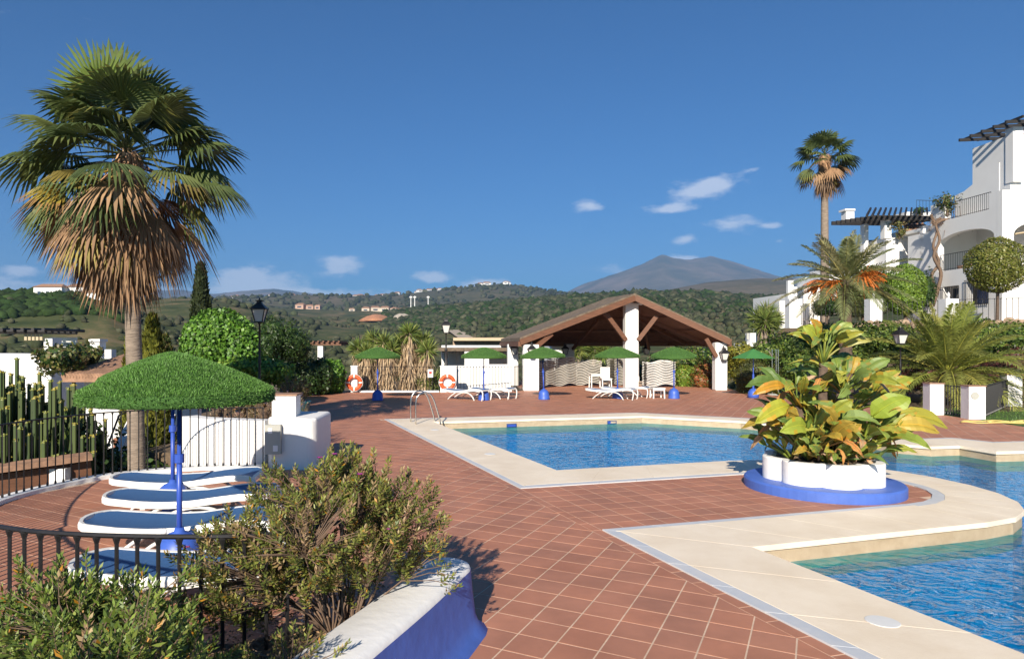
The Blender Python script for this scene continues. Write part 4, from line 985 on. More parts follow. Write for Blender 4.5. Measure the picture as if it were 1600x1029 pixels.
# ================================================================== houses below the terrace on the left
t = thing('tiled_house', 'white house with ribbed clay tile roof beyond the cactus', 'house', (0, 0, 0)); Y = 20
x0, x1 = xat(112, Y), xat(193, Y)
MB().box(((x0+x1)/2, Y+2.2, -1.2), (x1-x0-.5, 4, 4.6)).build('wall', 'white', t)
zf0, zf1 = zat(588, 19.6), zat(557, 22.5)
n = 17
for k in range(n):
    xa = x0 + (x1-x0)*k/n + .05; pts = [(xa, 19.5, zf0), (xa + .35, 22.5, zf1)]
    MB().tube(pts, .095, 8).build('roof_tile_row', 'rooftile', t)
m = MB(); m.poly([(x0, 19.5, zf0-.05), (x1, 19.5, zf0-.05), (x1+.35, 22.5, zf1-.05), (x0+.35, 22.5, zf1-.05)], (0, 0, -.1)); m.build('roof_slab', 'rooftile', t)
t = thing('chimney_house', 'white chimney block with small cap above the tiled roof', 'chimney', (0, 0, 0)); Y = 26
MB().box((xat(153, Y), Y, zat(545, Y)), (xat(161, Y)-xat(146, Y), .5, zat(533, Y)-zat(560, Y))).build('stack', 'white', t); MB().box((xat(153.5, Y), Y, zat(531.5, Y)), (xat(162.5, Y)-xat(145, Y), .62, .1)).build('cap', 'white', t)
MB().box((xat(142, Y), Y+.2, zat(550, Y)), (.25, .4, .45)).build('side_flue', 'white', t); MB().box((xat(167, Y), Y+.2, zat(553, Y)), (.33, .4, .35)).build('parapet', 'white', t)
t = thing('terrace_house', 'white house with dark roof pergola and shaded terrace at the left edge', 'house', (0, 0, 0)); Y = 24
MB().box((xat(25, Y)-1.5, Y+1.5, zat(600, Y)), (xat(80, Y)-xat(-30, Y)+3, 3, zat(556, Y)-zat(650, Y))).build('wall', 'white', t)
MB().box((xat(75, Y), Y+.3, zat(543, Y)), (.30, .6, zat(528, Y)-zat(558, Y))).build('pillar', 'white', t)
MB().box((xat(55, Y), Y+1.8, zat(540, Y)), (1.0, .1, zat(528, Y)-zat(556, Y))).build('awning', 'glass', t)
for k in range(6): MB().tube([(xat(-40, Y)+.0, Y-.3+.4*k, zat(517.5, Y)), (xat(80, Y), Y-.3+.4*k, zat(518.5, Y))], .07, 6).build('beam', 'darkwood', t)
for k in range(8): MB().tube([(xat(80-16*k, Y), Y-.5, zat(515, Y)), (xat(80-16*k, Y), Y+2.2, zat(515, Y))], .06, 6).build('beam', 'darkwood', t)
for k in range(5): MB().box((xat(43+6*k, Y), Y-.1, zat(526.5, Y)), (.09, .04, .22)).build('fringe', 'sand', t)
t = thing('roofed_shed', 'low shed with clay coping and brown timber just beyond the railing', 'shed', (0, 0, 0)); 
MB().bar((-8.3, 11.3, -.02), (-6.35, 12.6, .12), .45, .10).build('coping', 'rooftile', t); MB().bar((-8.3, 11.4, -.35), (-6.4, 12.7, -.2), .25, .45).build('timber', 'wood', t); MB().box((-6.75, 12.35, -1.0), (.28, .28, 1.9)).build('post', 'white', t); MB().box((-8.6, 12.3, -1.3), (2.2, .3, 1.4)).build('wall', 'white', t)
t = thing('garden_stair', 'white stair flank with brick steps beyond the railing', 'stairs', (0, 0, 0))
for k in range(7): MB().box((xat(182, 16), 15.0+.3*k, -1.55+.22*k), (.75, .32, .24)).build('brick_step', 'brick', t)
m = MB(); m.poly([(xat(168, 15), 14.8, -2.2), (xat(168, 15), 17, -2.2), (xat(168, 15), 17, .55), (xat(168, 15), 16, .45), (xat(168, 15), 14.8, -.6)], (.16, 0, 0)); m.build('flank', 'white', t)
MB().box((-7.5, 18.2, -.6), (2.4, .3, 2.6)).build('back_wall', 'white', t)
MB().tube([(xat(158, 15), 14.6, -.9), (xat(166, 15), 15.6, .55), (xat(166, 15), 16.2, .6)], .025, 6).build('handrail', 'iron', t)
# ground below the terrace and under the site
m = MB(); m.poly([(-60, 4, -2.3), (-3.1, 4, -2.3), (-2.6, 13, -2.3), (-6.9, 26, -2.3), (-7, 46, -3.2), (-60, 46, -4)], (0, 0, -.4)); tag(m.build('lower_garden_ground', 'soil'), kind='structure')
m = MB(); m.poly([(-12, 13.1, -.3), (-2.4, 13.1, -.04), (-5.4, 17.1, -.04), (-7.2, 24.1, -.04), (-7.7, 30.6, -.04), (4, 32.6, -.04), (4, 48, -.4), (-24, 46, -.4), (-11, 24, -.4), (-7.5, 16, -.3)][1:], (0, 0, -3)); tag(m.build('planting_bed', 'soil'), kind='structure')

# ================================================================== right side: bank, posts, upper terrace, apartments
bank = [(14.3, 27.3, -.02), (14.2, 33.0, -.02), (13.2, 41, .2), (24, 46, 3.3), (26, 37.4, 3.25), (24, 32.5, 3.2), (20, 29.2, 2.0)]
m = MB()
gx = np.linspace(0, 1, 24); gy = np.linspace(0, 1, 20); vs = []
for a in gx:
    for b_ in gy:
        p = Vector((14.2, 27.0, 0)).lerp(Vector((15.3, 21.6, 0)), 0) ; lo = Vector((15.2, 21.4, -.03)).lerp(Vector((18.2, 44, -.03)), a); hi = Vector((34, 23.5, 3.25)).lerp(Vector((23.5, 46, 3.3)), a)
        q = lo.lerp(hi, b_); k = min(1, max(0, (b_-.25)/.70)); q.z = -.03 + (3.28)*(k*k*(3-2*k)) + .12*math.sin(7*a+9*b_)*k; vs.append(q)
m.add(vs, [(i*20+j, i*20+j+1, (i+1)*20+j+1, (i+1)*20+j) for i in range(23) for j in range(19)]); o = m.build('planted_bank', 'soil', smooth=True); tag(o, kind='structure')
m = MB(); m.poly([(23.5, 46, 3.26), (34, 23.5, 3.2), (70, 23.5, 3.2), (70, 80, 3.2), (42, 80, 3.2)], (0, 0, -3.3)); tag(m.build('upper_terrace', 'grout'), kind='structure')
m = MB(); m.poly([(15.27, 17.4, .002), (22.4, 12.0, .002), (40, 12, .002), (40, 23, .002), (15.3, 22, .002), (15.5, 20.2, .002)], (0, 0, -.3)); lawn = tag(m.build('lawn', 'grass'), 'mown lawn behind the gate posts at the right', 'lawn', kind='structure')
P = np.stack([rng.uniform(15.4, 30, 16000), rng.uniform(13.5, 23, 16000), np.full(16000, .0)], 1); P = P[(P[:, 0] > 15.6) & (P[:, 0] < P[:, 1]*.95) & (P[:, 1] > 17.6 - (P[:, 0]-15.3)*.7)]; n = len(P)
D = unit(rng.normal(0, .4, (n, 3)) + np.array([0, 0, 1])); o = quads('grass_blades', leaf_quads(P, D, rng.normal(size=(n, 3)), rng.uniform(.05, .1, n), np.full(n, .012)), pick([(.10, .20, .03), (.08, .16, .025), (.14, .22, .05)], n), 'leaf'); tag(o, 'green grass of the lawn at the right edge', 'grass', kind='stuff')
def gate_post(px0, px1, pyt, pyb, lab):
    c = gp((px0+px1)/2, pyb); Y = c.y + .2; w = (px1-px0)*Y/F; h = zat(pyt, Y)
    t = thing('gate_post', lab, 'post', (c.x, Y, 0), -.15); MB().box((0, 0, h/2), (w*.88, .4, h)).build('shaft', 'white', t); MB().box((0, 0, h+.015), (w*.88+.04, .44, .03)).build('cap', 'rooftile', t); return t, h
gate_post(1454.5, 1477, 599, 648, 'left white gate post beside the fallen palm fronds')
g2, h2 = gate_post(1515.5, 1542, 603, 655, 'nearest white gate post with a round grey plaque'); MB().lathe([(.11, 0), (.10, .02)], 16).build('plaque', 'greybox', g2, loc=(-.06, -.2, h2*.72)).rotation_euler = (R(90), 0, 0)
gate_post(1575, 1599, 585, 635, 'white gate post at the right edge of the picture')
a_ = gp(1478, 648); b_ = gp(1514, 653); railing('narrow black garden gate between two white posts', [a_.lerp(b_, k/4)+Vector((0, .15, .03)) for k in range(5)], .88, .11, bar=.012, nm='iron_gate')
a_ = gp(1543, 654); b_ = gp(1580, 636); railing('black railing from the plaque post back to the right edge', [a_.lerp(b_, k/8)+Vector((0, .15, .02)) for k in range(9)], .92, .11, bar=.010)
t = thing('garden_hose', 'coiled pale yellow hose lying on the edge of the lawn', 'hose', gp(1580, 661)); pts = []
for k in range(90): a = k*.32; r = .55+.25*math.sin(k*.11); pts.append((r*1.5*math.cos(a)+.02*k-.4, .35*r*math.sin(a), .03+.012*(k % 3)))
MB().tube(smooth_curve(pts, 2), .018, 5).build('coil', 'hose', t, smooth=True)
t = thing('water_spout', 'beige swan neck water spout behind the big leaves', 'spout', gp(1402, 618)); Y = t.location.y
sp = [at(1402, 618, Y), at(1402, 590, Y), at(1402.5, 570, Y), at(1408, 561, Y), at(1416, 560, Y), at(1424, 567, Y), at(1431, 583, Y), at(1436, 600, Y)]
MB().tube([p - t.location for p in smooth_curve(sp, 4)], .085, 10).build('pipe', 'sand', t, smooth=True); MB().box((0, 0, .2), (.5, .4, .5)).build('base', 'white', t)
t = thing('outdoor_shower', 'steel outdoor shower with three pipes right of the pavilion', 'shower', (xat(1211, 29.5), 29.5, 0))
for dx in (-.12, .05, .14): MB().tube([(dx, 0, 0), (dx, 0, 1.95)], .022, 6).build('pipe', 'steel', t)
MB().tube([(-.12, 0, 1.6), (-.25, 0, 1.88), (-.36, -.05, 1.97), (-.45, -.08, 1.92)], .02, 6).build('arm', 'steel', t); MB().lathe([(.30, 0), (.30, .05)], 16).build('tray', 'greybox', t)

# apartments: right block
AB = thing('apartment_block', 'white apartment block with arched balcony and roof pergola at the right', 'building', (0, 0, 0))
X0 = 29.4
def Lp(px): return X0 / ((px - CX) / F)                  # depth where the left wall plane is seen at column px
def arch(y0, y1, z0, zs_, za, n=14):                      # outline of an arched opening in a plane X = const
    pts = [(y0, z0), (y1, z0)]
    for k in range(n+1): a = math.pi*k/n; pts.append(((y0+y1)/2 + (y1-y0)/2*math.cos(a), zs_ + (za-zs_)*math.sin(a)))
    return pts
yA0, yA1 = 36.5, 40.6
wall_o = [(36.325, 3.2), (43.2, 3.2), (43.2, 8.9), (41.2, 8.9), (41.2, 10.42), (40.05, 10.42), (40.05, 9.35), (36.85, 9.35), (36.85, 10.2), (36.325, 10.2)]
hole1 = arch(yA0, yA1, 6.42, 7.95, 8.52); win1 = [(36.9, 4.35), (38.4, 4.35), (38.4, 5.6), (36.9, 5.6)]; door1 = [(39.0, 3.4), (40.2, 3.4), (40.2, 5.5), (39.0, 5.5)]
MB().poly([(X0, y, z) for y, z in wall_o], (.35, 0, 0), [[(X0, y, z) for y, z in h] for h in (hole1, win1, door1)]).build('side_wall', 'whitefar', AB)
frw = [(X0-.003, 3.2), (48, 3.2), (48, 10.203), (X0-.003, 10.203)]; ah = [(x-0, z) for x, z in arch(30.0, 33.4, 6.4, 7.9, 8.6)]
MB().poly([(x, 35.97, z) for x, z in frw], (0, .35, 0), [[(x, 35.97, z) for x, z in ah]]).build('front_wall', 'whitefar', AB)
MB().box((38.7, 40.5, 9.22), (18, 8.4, .2)).build('roof_terrace', 'whitefar', AB); MB().box((38.9, 40, 6.28), (18, 7.2, .2)).build('floor_slab', 'whitefar', AB)
MB().box((32.8, 39.5, 7.8), (.25, 7, 2.8)).build('inner_wall', 'whitefar', AB); MB().box((31.2, 42.0, 7.8), (3.6, .25, 2.8)).build('inner_wall', 'whitefar', AB)
MB().box((31.3, 39.5, 4.8), (.2, 7, 3)).build('inner_wall', 'whitefar', AB)
MB().box((30.0, 37.65, 4.98), (.08, 1.4, 1.15)).build('window', 'bluewin', AB); MB().box((30.0, 39.6, 4.4), (.1, 1.1, 2.0)).build('door', 'window', AB); MB().box((32.6, 37.3, 7.4), (.1, 1.3, 1.6)).build('window', 'window', AB)
MB().poly([(X0+1.2, 36.6, 8.0), (X0+1.2, 38.1, 8.0), (X0+2.9, 38.1, 8.25), (X0+2.9, 36.6, 8.25)], (0, 0, .06)).build('awning', 'sand', AB)
# rooftop: stair housing with raking bars, tower, pergola
MB().poly([(30.4, 37.4, 9.3), (30.4, 40.6, 9.3), (30.4, 40.6, 10.9), (30.4, 39.9, 11.0), (30.4, 37.4, 12.0)], (.3, 0, 0)).build('stair_parapet', 'whitefar', AB)
for k in range(0): MB().bar((30.3, 40.2-.5*k, 9.9), (30.3, 37.5-.2*k, 11.8-.5*k), .12, .16).build('rake_bar', 'whitefar', AB)
twx = xat(1590, 36.6)
MB().box((twx+1.8, 38.0, 11.2), (4.2, 2.6, 4.2)).build('tower', 'whitefar', AB); MB().box((xat(1585.5, 36.7)+.0, 36.72, 12.2), (.55, .5, 2.9)).build('chimney', 'whitefar', AB)
for k in range(5): MB().bar((xat(1571, 36), 36.0+.8*k, 13.75+.0*k), (xat(1640, 36), 36.0+.8*k, 13.85), .1, .16).build('beam', 'darkwood', AB)
for k in range(6): MB().bar((30.2+.9*k, 35.6, 13.92), (30.2+.9*k, 39.8, 13.92), .1, .12).build('beam', 'darkwood', AB)
def bars_part(parent, pts, h, spacing, base):
    P_ = [Vector(p) for p in pts]; n = int((P_[1]-P_[0]).length/spacing)
    MB().bar(P_[0]+Vector((0, 0, h)), P_[1]+Vector((0, 0, h)), .03, .03).build('hand_rail', 'iron', parent); MB().bar(P_[0]+Vector((0, 0, .08)), P_[1]+Vector((0, 0, .08)), .025, .025).build('bottom_rail', 'iron', parent)
    pr = None
    for k in range(n+1):
        p = P_[0].lerp(P_[1], k/n)
        if pr is None: pr = MB().tube([(0, 0, 0), (0, 0, h)], .011, 5).build('bar', 'iron', parent); pr.location = p
        else: share(pr, 'bar', parent, p)
bars_part(AB, [(X0+.15, 36.9, 9.35), (X0+.15, 40.0, 9.35)], .95, .14, 0); bars_part(AB, [(X0+.1, yA0+.05, 6.42), (X0+.1, yA1-.05, 6.42)], .95, .13, 0)
bars_part(AB, [(X0-.06, 36.8, 4.25), (X0-.06, 38.5, 4.25)], 1.45, .13, 0); bars_part(AB, [(X0-.06, 38.9, 3.35), (X0-.06, 40.3, 3.35)], 2.1, .16, 0)
# pots on the balconies
for k, (y, z) in enumerate(((37.2, 6.42), (38.0, 6.42), (38.9, 6.42), (39.6, 6.42))):
    tag(MB().lathe([(.1, 0), (.15, .22), (.16, .25), (.13, .25)], 12).build('flower_pot', 'rooftile', None, loc=(X0+.55, y, z)), 'clay flower pot on the arched balcony', 'flower pot', 'pots on the arched balcony')
# middle block with dark pergola
BB = thing('terrace_block', 'white terraced block with dark timber pergola left of the arched balcony', 'building', (0, 0, 0)); Y = 45
def bx(px0, px1, py0, py1, Y, dep, nm, mat, par): 
    return MB().box(((xat(px0, Y)+xat(px1, Y))/2, Y+dep/2, (zat(py0, Y)+zat(py1, Y))/2), (xat(px1, Y)-xat(px0, Y), dep, zat(py0, Y)-zat(py1, Y))).build(nm, mat, par)
bx(1385, 1456, 371, 480, 44.6, 5, 'wall', 'whitefar', BB); bx(1340, 1386, 402, 480, 46, 4, 'wall', 'whitefar', BB); bx(1382.5, 1393, 339, 372, 44.5, .45, 'pillar', 'whitefar', BB); bx(1350, 1357, 350, 403, 46, .4, 'pillar', 'whitefar', BB)
bx(1443, 1456, 352, 374, 44.6, 4, 'pillar', 'whitefar', BB); bx(1410, 1444, 364, 373, 46.5, 3, 'back_wall', 'whitefar', BB); bx(1358, 1384, 375, 404, 48, .3, 'dark_opening', 'window', BB)
for k in range(9): MB().bar((xat(1346, 45), 44.0+.55*k, zat(344, 45)+.05*k), (xat(1456, 45), 44.0+.55*k, zat(345, 45)+.05*k), .12, .26).build('beam', 'darkwood', BB)
for k in range(14): MB().bar((xat(1345+8.5*k, 44), 43.4, zat(340-.25*k, 44)), (xat(1362+8.0*k, 48.5), 48.6, zat(336, 48.5)+.5), .10, .14).build('beam', 'darkwood', BB)
m = MB(); m.poly([(xat(1412, 45), 44.9, zat(362, 45)), (xat(1447, 45), 44.9, zat(358, 45)), (xat(1447, 47), 47.4, zat(350, 47)), (xat(1420, 47), 47.4, zat(353, 47))], (0, 0, .1)); m.build('tile_roof', 'rooftile', BB)
for k in range(8): MB().tube([(xat(1413+4.6*k, 45), 44.8, zat(360.5-.5*k, 45)), (xat(1420+3.9*k, 47), 47.4, zat(352-.3*k, 47)+.1)], .09, 6).build('roof_tile_row', 'rooftile', BB)
bx(1421, 1432, 407, 417, 44.55, .1, 'niche', 'glass', BB); bx(1322, 1335, 327, 345, 50, .6, 'chimney', 'whitefar', BB); bx(1320.5, 1336.5, 326, 329, 49.9, .8, 'chimney_cap', 'whitefar', BB)
bx(1415, 1456, 331, 337, 50, 4, 'upper_parapet', 'whitefar', BB)
bars_part(BB, [(xat(1432, 49.8), 49.8, zat(330, 49.8)), (xat(1462, 49.8), 49.8, zat(331, 49.8))], .8, .2, 0)
# far-left low block with small arch
CB = thing('garden_apartment', 'low white apartment with small arch at the foot of the tall palm', 'building', (0, 0, 0)); Y = 48
w0, w1, z0, z1 = xat(1232, Y), xat(1292, Y), 1.2, zat(448, Y)
MB().poly([(w0, Y, z0), (w1, Y, z0), (w1, Y, z1), (w0+.35, Y, z1), (w0+.35, Y, zat(438, Y)), (w0, Y, zat(438, Y))], (0, .3, 0), [[(x, Y, z) for x, z in arch(xat(1238, Y), xat(1262, Y), 2.2, zat(482, Y), zat(473, Y))]]).build('front_wall', 'whitefar', CB)
MB().box(((w0+w1)/2, Y+3, 3.2), (w1-w0-.1, 5.0, 5.0)).build('body', 'whitefar', CB)
bx(1292, 1316, 430, 490, 47.5, 4, 'side_wall', 'whitefar', CB); bx(1256, 1282, 433, 446, 51, 1.5, 'upper_wall', 'whitefar', CB); bx(1218, 1233, 470, 520, 47, 2.5, 'round_wing', 'whitefar', CB)
bx(1262, 1274, 474, 500, 46.6, .8, 'buttress', 'whitefar', CB); bx(1300, 1345, 418, 435, 50, 3, 'upper_wall', 'whitefar', CB)
t = thing('distant_porch', 'small white porch with shutter beside the ivy bank', 'building', (0, 0, 0)); bx(1172, 1181, 520, 538, 40, .6, 'pillar', 'white', t); bx(1164, 1182, 536, 541, 39.8, 1.5, 'sill', 'white', t); bx(1167, 1172, 520, 530, 40.2, .1, 'shutter', 'greybox', t)
# upper terrace fence: posts and railings, stone edging
prev = None
for k, (px, Y, lab) in enumerate(((1240, 38, 'leftmost white post of the upper railing'), (1365, 35, 'white post of the upper railing beside the palm trunk'), (1482, 32.5, 'white post of the upper railing below the vine'), (1640, 30.5, ''))):
    x = xat(px, Y); zt = zat(467, Y) if px < 1640 else zat(462, Y); zb = 3.05
    if px < 1640:
        t = thing('terrace_post', lab, 'post', (x, Y, zb)); w = 20*Y/F; MB().box((0, 0, (zt-zb)/2), (w, .5, zt-zb)).build('shaft', 'white', t); MB().lathe([(.05, 0), (.06, .05), (.03, .1), (.07, .18), (.04, .28), (.01, .33)], 10).build('finial', 'white', t, loc=(0, 0, zt-zb), smooth=True)
    if prev: railing(('long black railing of the upper terrace, left stretch', 'black railing of the upper terrace between the two tall posts', 'black railing of the upper terrace below the ball tree')[k-1], [prev.lerp(Vector((x, Y, 3.25)), q/10) for q in range(11)], 1.0, .2, bar=.012)
    prev = Vector((x, Y, 3.25))
for k in range(60):
    f = k/59; p = Vector((xat(1330, 34.6), 34.4, 3.12)).lerp(Vector((xat(1620, 30.2), 30.0, 3.1)), f)
    o = MB().lathe([(.05, -.16), (.16, -.1), (.2, 0), (.15, .1), (.05, .15)], 7, squash=lambda a: 1+.2*math.sin(2*a+k)).build('edging_stone', 'rock', None, loc=p + Vector((0, random.uniform(-.2, .1), random.uniform(-.15, .1)))); o.rotation_euler.z = k; o.scale = (random.uniform(.8, 1.5), 1, random.uniform(.7, 1.2))
    tag(o, 'tan edging stone in the row below the upper railing', 'stone', 'edging stones below the upper railing')
# ================================================================== palms
def fan_frond(origin, az, el, pet, rad, spread, col, tipcol, droop, nseg=30, twist=0.0, facing=None):
    """one fan leaf: petiole then pleated blade of narrow segments with drooping tips"""
    o = Vector(origin); d = Vector((math.cos(az)*math.cos(el), math.sin(az)*math.cos(el), math.sin(el)))
    side_ = Vector((-math.sin(az), math.cos(az), 0)); up = side_.cross(d) * -1
    if up.z < 0 and el > -1.2: up = -up
    if facing is not None: side_ = d.cross(Vector(facing)).normalized(); up = side_.cross(d)
    side_ = (Matrix.Rotation(twist, 3, d) @ side_); up = (Matrix.Rotation(twist, 3, d) @ up)
    hub = o + d*pet + Vector((0, 0, -droop*.25*pet*max(0, math.cos(el))))
    m = MB(); m.col = (col[0]*1.2, col[1]*1.05, col[2]); m.tube([o, o.lerp(hub, .5) + Vector((0, 0, .03)), hub], [.022, .016, .012], 4, caps=False)
    n = nseg; half = spread/2; dr = Vector((0, 0, -1))
    def pt(a, r, lift=0):
        v = d*math.cos(a) + side_*math.sin(a)
        return hub + v*r + up*(lift - .10*rad*(a/half)**2*(r/rad)) + dr*(droop*rad*(r/rad)**2.4*(.55 + .45*abs(a/half)))
    for k in range(n):
        a0 = -half + spread*k/n; a1 = -half + spread*(k+1)/n; am = (a0+a1)/2
        R_ = rad*(1 - .16*abs(am/half)**2)*random.uniform(.92, 1.06); r1 = R_*.5; w = random.uniform(.85, 1.15)
        c = tuple(q*w for q in col); tc = tuple(q*w for q in tipcol)
        m.col = c
        h0 = pt(am, .02); l1 = pt(a0, r1); m1 = pt(am, r1*1.02, .022); q1 = pt(a1, r1)
        m.add([h0, l1, m1], [(0, 1, 2)]); m.add([h0, m1, q1], [(0, 1, 2)])
        am2 = am + random.uniform(-.03, .03); w2 = (a1-a0)*.32
        l2 = pt(am2-w2, R_*.76) + dr*droop*.04; q2 = pt(am2+w2, R_*.76) + dr*droop*.04; tip = pt(am2, R_) + dr*(droop*rad*random.uniform(.02, .22))
        m.add([l1, l2, q2, m1], [(0, 1, 2, 3)]); m.add([m1, q2, q1], [(0, 1, 2)]); m.col = tc; m.add([l2, tip, q2], [(0, 1, 2)])
    return m
GREEN = [(.105, .14, .042), (.085, .12, .038), (.14, .17, .055), (.07, .10, .036)]
YEL = [(.20, .20, .05), (.24, .19, .05)]
BROWN = [(.34, .20, .105), (.28, .165, .09), (.40, .25, .135), (.24, .14, .08)]
def fan_palm(px, Y, z0, pycrown, label, lean=0.0, R_=.95, nlive=34, ndead=26, trunk_r=.19, nseg=30, s=1.0):
    zc = zat(pycrown, Y); t = thing('fan_palm', label, 'palm tree', (xat(px, Y), Y, z0)); h = zc - z0
    m = MB(); rings = []; rad = []
    for k in range(60):
        f = k/59; rings.append((lean*f**1.6, 0, h*f)); rad.append(trunk_r*(1.3 - .45*f)*(1 + .035*(k % 2)))
    m.tube(rings, rad, 18); m.build('trunk', 'trunk', t, smooth=True)
    # shaggy boot zone under the crown
    n = 900; a = rng.uniform(0, 2*np.pi, n); zz = rng.uniform(h-1.25*s, h+.1, n); rr = trunk_r*1.0 + rng.uniform(0, .08, n)
    P = np.stack([rr*np.cos(a)+lean*.9, rr*np.sin(a), zz], 1); D = np.stack([np.cos(a)*.3, np.sin(a)*.3, -np.ones(n)], 1) + rng.normal(0, .15, (n, 3)); N = np.stack([np.cos(a), np.sin(a), 0*a], 1)
    o = quads('dead_leaf_bases', leaf_quads(P, D, N, rng.uniform(.25, .6, n)*s, np.full(n, .035), .05), pick(BROWN, n), 'dryleaf', t); o['kind'] = 'stuff'
    c = Vector((lean, 0, h))
    for k in range(nlive):
        f = k/nlive; az = k*2.399963 + random.uniform(-.5, .5); el = 1.38 - 1.85*f**.85 + random.uniform(-.30, .30)
        col = random.choice(GREEN); tip = random.choice(GREEN + YEL[:1]) if f < .6 else random.choice(GREEN + YEL + BROWN[:2])
        if f > .85: col = random.choice(YEL + GREEN)
        fan_frond(c + Vector((0, 0, .18*(1-f) - .15*f)), az, el, (.75 + .35*min(1, f*1.6))*s*random.uniform(.85, 1.15), R_*random.uniform(.88, 1.08), 3.6 if f < .7 else 3.0, col, tip, .25 + .55*f, nseg, random.uniform(-.35, .35)).build('frond', 'leaf', t, fixn=False)
    for k in range(ndead):
        f = k/ndead; az = k*2.399963 + random.uniform(-.3, .3); el = -.30 - 1.18*f**.5 + random.uniform(-.2, .14)
        col = random.choice(BROWN + BROWN + [(.20, .13, .08), (.30, .24, .07)]); fan_frond(c + Vector((random.uniform(-.15, .15), random.uniform(-.15, .15), -.2 - .55*f)), az, el, (.95 - .15*f)*s*random.uniform(.8, 1.15), R_*random.uniform(.8, 1.15), random.uniform(1.2, 1.9) if f > .25 else 2.4, col, tuple(q*.9 for q in col), .55, max(12, nseg*2//3), random.uniform(-.4, .4)).build('dead_frond', 'dryleaf', t, fixn=False)
    return t, c
tp, c = fan_palm(216, 13.0, -2.3, 240, 'tall shaggy fan palm with brown skirt beside the terrace', -.22, R_=1.02, nlive=50, ndead=60, trunk_r=.135, s=1.12)
fan_frond(c + Vector((-.1, -.45, .25)), -1.75, 1.30, .62, 1.05, 3.9, (.15, .21, .04), (.13, .19, .04), .05, 36, 0, (0.1, -1, .25)).build('frond', 'leaf', tp, fixn=False)
fan_frond(c + Vector((-.1, -.1, .15)), 2.6, 1.1, .95, .95, 1.0, (.14, .20, .04), (.12, .17, .04), .03, 20, 0, (0.5, -1, .2)).build('frond', 'leaf', tp, fixn=False)
fan_frond(c + Vector((-.1, -.2, -.35)), -2.3, -.35, .95, .8, 2.2, (.36, .27, .05), (.34, .2, .07), .4, 24, .3, (0, -1, .5)).build('frond', 'leaf', tp, fixn=False)
fan_palm(1288.5, 42, 3.0, 243, 'slender distant fan palm towering over the apartments', R_=1.0, nlive=30, ndead=16, trunk_r=.2, nseg=18, s=.9)

def pinnate_frond(origin, az, el, length, droop, cols, nl=46, ll=.42, wid=.022):
    o = Vector(origin); d = Vector((math.cos(az)*math.cos(el), math.sin(az)*math.cos(el), math.sin(el))); sd = Vector((-math.sin(az), math.cos(az), 0))
    def P_(k): return o + d*(length*k) + Vector((0, 0, -droop*length*k**2.0))
    pts = [P_(k/9) for k in range(10)]; m = MB(); c0 = random.choice(cols); m.col = (c0[0]*1.4, c0[1]*1.3, c0[2]); m.tube(pts, [.03*(1-.085*k) for k in range(10)], 5, caps=False)
    for i in range(nl):
        k = .12 + .88*i/nl; p = P_(k); tn = (P_(min(1, k+.03)) - P_(k-.03)).normalized(); up = sd.cross(tn); up = up if up.z > 0 else -up
        L = ll*(math.sin(math.pi*min(1, .12+.86*k)))**.6*random.uniform(.85, 1.1)
        for s in (-1, 1):
            a = .62 + .3*(1-k); v = (tn*math.cos(a) + sd*s*math.sin(a) + up*random.uniform(.05, .38)).normalized()
            tip = p + v*L + Vector((0, 0, -.22*L)); mid = p + v*L*.5 + up*.01; w = wid
            ww = tn*w; q = random.uniform(.8, 1.2); m.col = tuple(x*q for x in c0)
            m.add([p, mid + ww, tip, mid - ww], [(0, 1, 2, 3)])
    return m
def date_palm(px, Y, z0, pycrown, label, length, n, droop, cols, trunk_r, fruit=False, ll=.42, nl=46, elmin=-.25, wid=.022):
    zc = zat(pycrown, Y); h = zc-z0; t = thing('feather_palm', label, 'palm tree', (xat(px, Y), Y, z0))
    m = MB(); K = max(10, int(h*9)); m.tube([(0, 0, h*k/K) for k in range(K+1)], [trunk_r*(1.25 - .3*min(1, k/K*2) + (.12 if k > K*.86 else 0) + .07*(k % 2)) for k in range(K+1)], 14); m.build('trunk', 'darktrunk', t, smooth=False)
    for k in range(n):
        f = k/n; az = k*2.399963; el = 1.42 - (1.42-elmin)*f**.75 + random.uniform(-.1, .1)
        pinnate_frond((.06*math.cos(az), .06*math.sin(az), h + .05 - .2*f), az, el, length*random.uniform(.85, 1.1)*(.8 + .2*math.sin(f*3)), droop*(.3+.9*f), cols, nl, ll, wid).build('frond', 'leaf', t, fixn=False)
    if fruit:
        for (az, el) in ((-2.6, -.05), (-1.3, .25), (-.35, .35), (2.4, .1)):
            m = MB()
            st = Vector((0, 0, h-.1)); d = Vector((math.cos(az)*math.cos(el), math.sin(az)*math.cos(el), math.sin(el))); e = st + d*.75; m.tube([st, st+d*.4+Vector((0, 0, .06)), e], [.03, .025, .02], 5)
            for q in range(50):
                v = (d + Vector((random.gauss(0, .45), random.gauss(0, .45), random.gauss(-.35, .4)))).normalized(); L = random.uniform(.35, .75); m.tube([e - d*random.uniform(0, .25), e + v*L*.6, e + v*L + Vector((0, 0, -.22))], [.012, .011, .014], 4)
            m.build('fruit_stalk', 'fruit', t)
    return t
date_palm(1321, 27, .3, 437, 'feather palm with orange fruit stalks left of the apartments', 2.65, 42, .42, [(.24, .26, .11), (.29, .29, .13), (.19, .22, .09), (.33, .31, .15)], .22, True, .55, 62, wid=.022)
date_palm(1480, 25.0, .2, 583, 'broad green feather palm behind the gate posts', 3.7, 64, .62, [(.24, .28, .06), (.30, .32, .08), (.19, .23, .05), (.35, .34, .09)], .35, False, .62, 74, .05, .022)
# young hanging yellow fronds of the broad palm are part of its crown

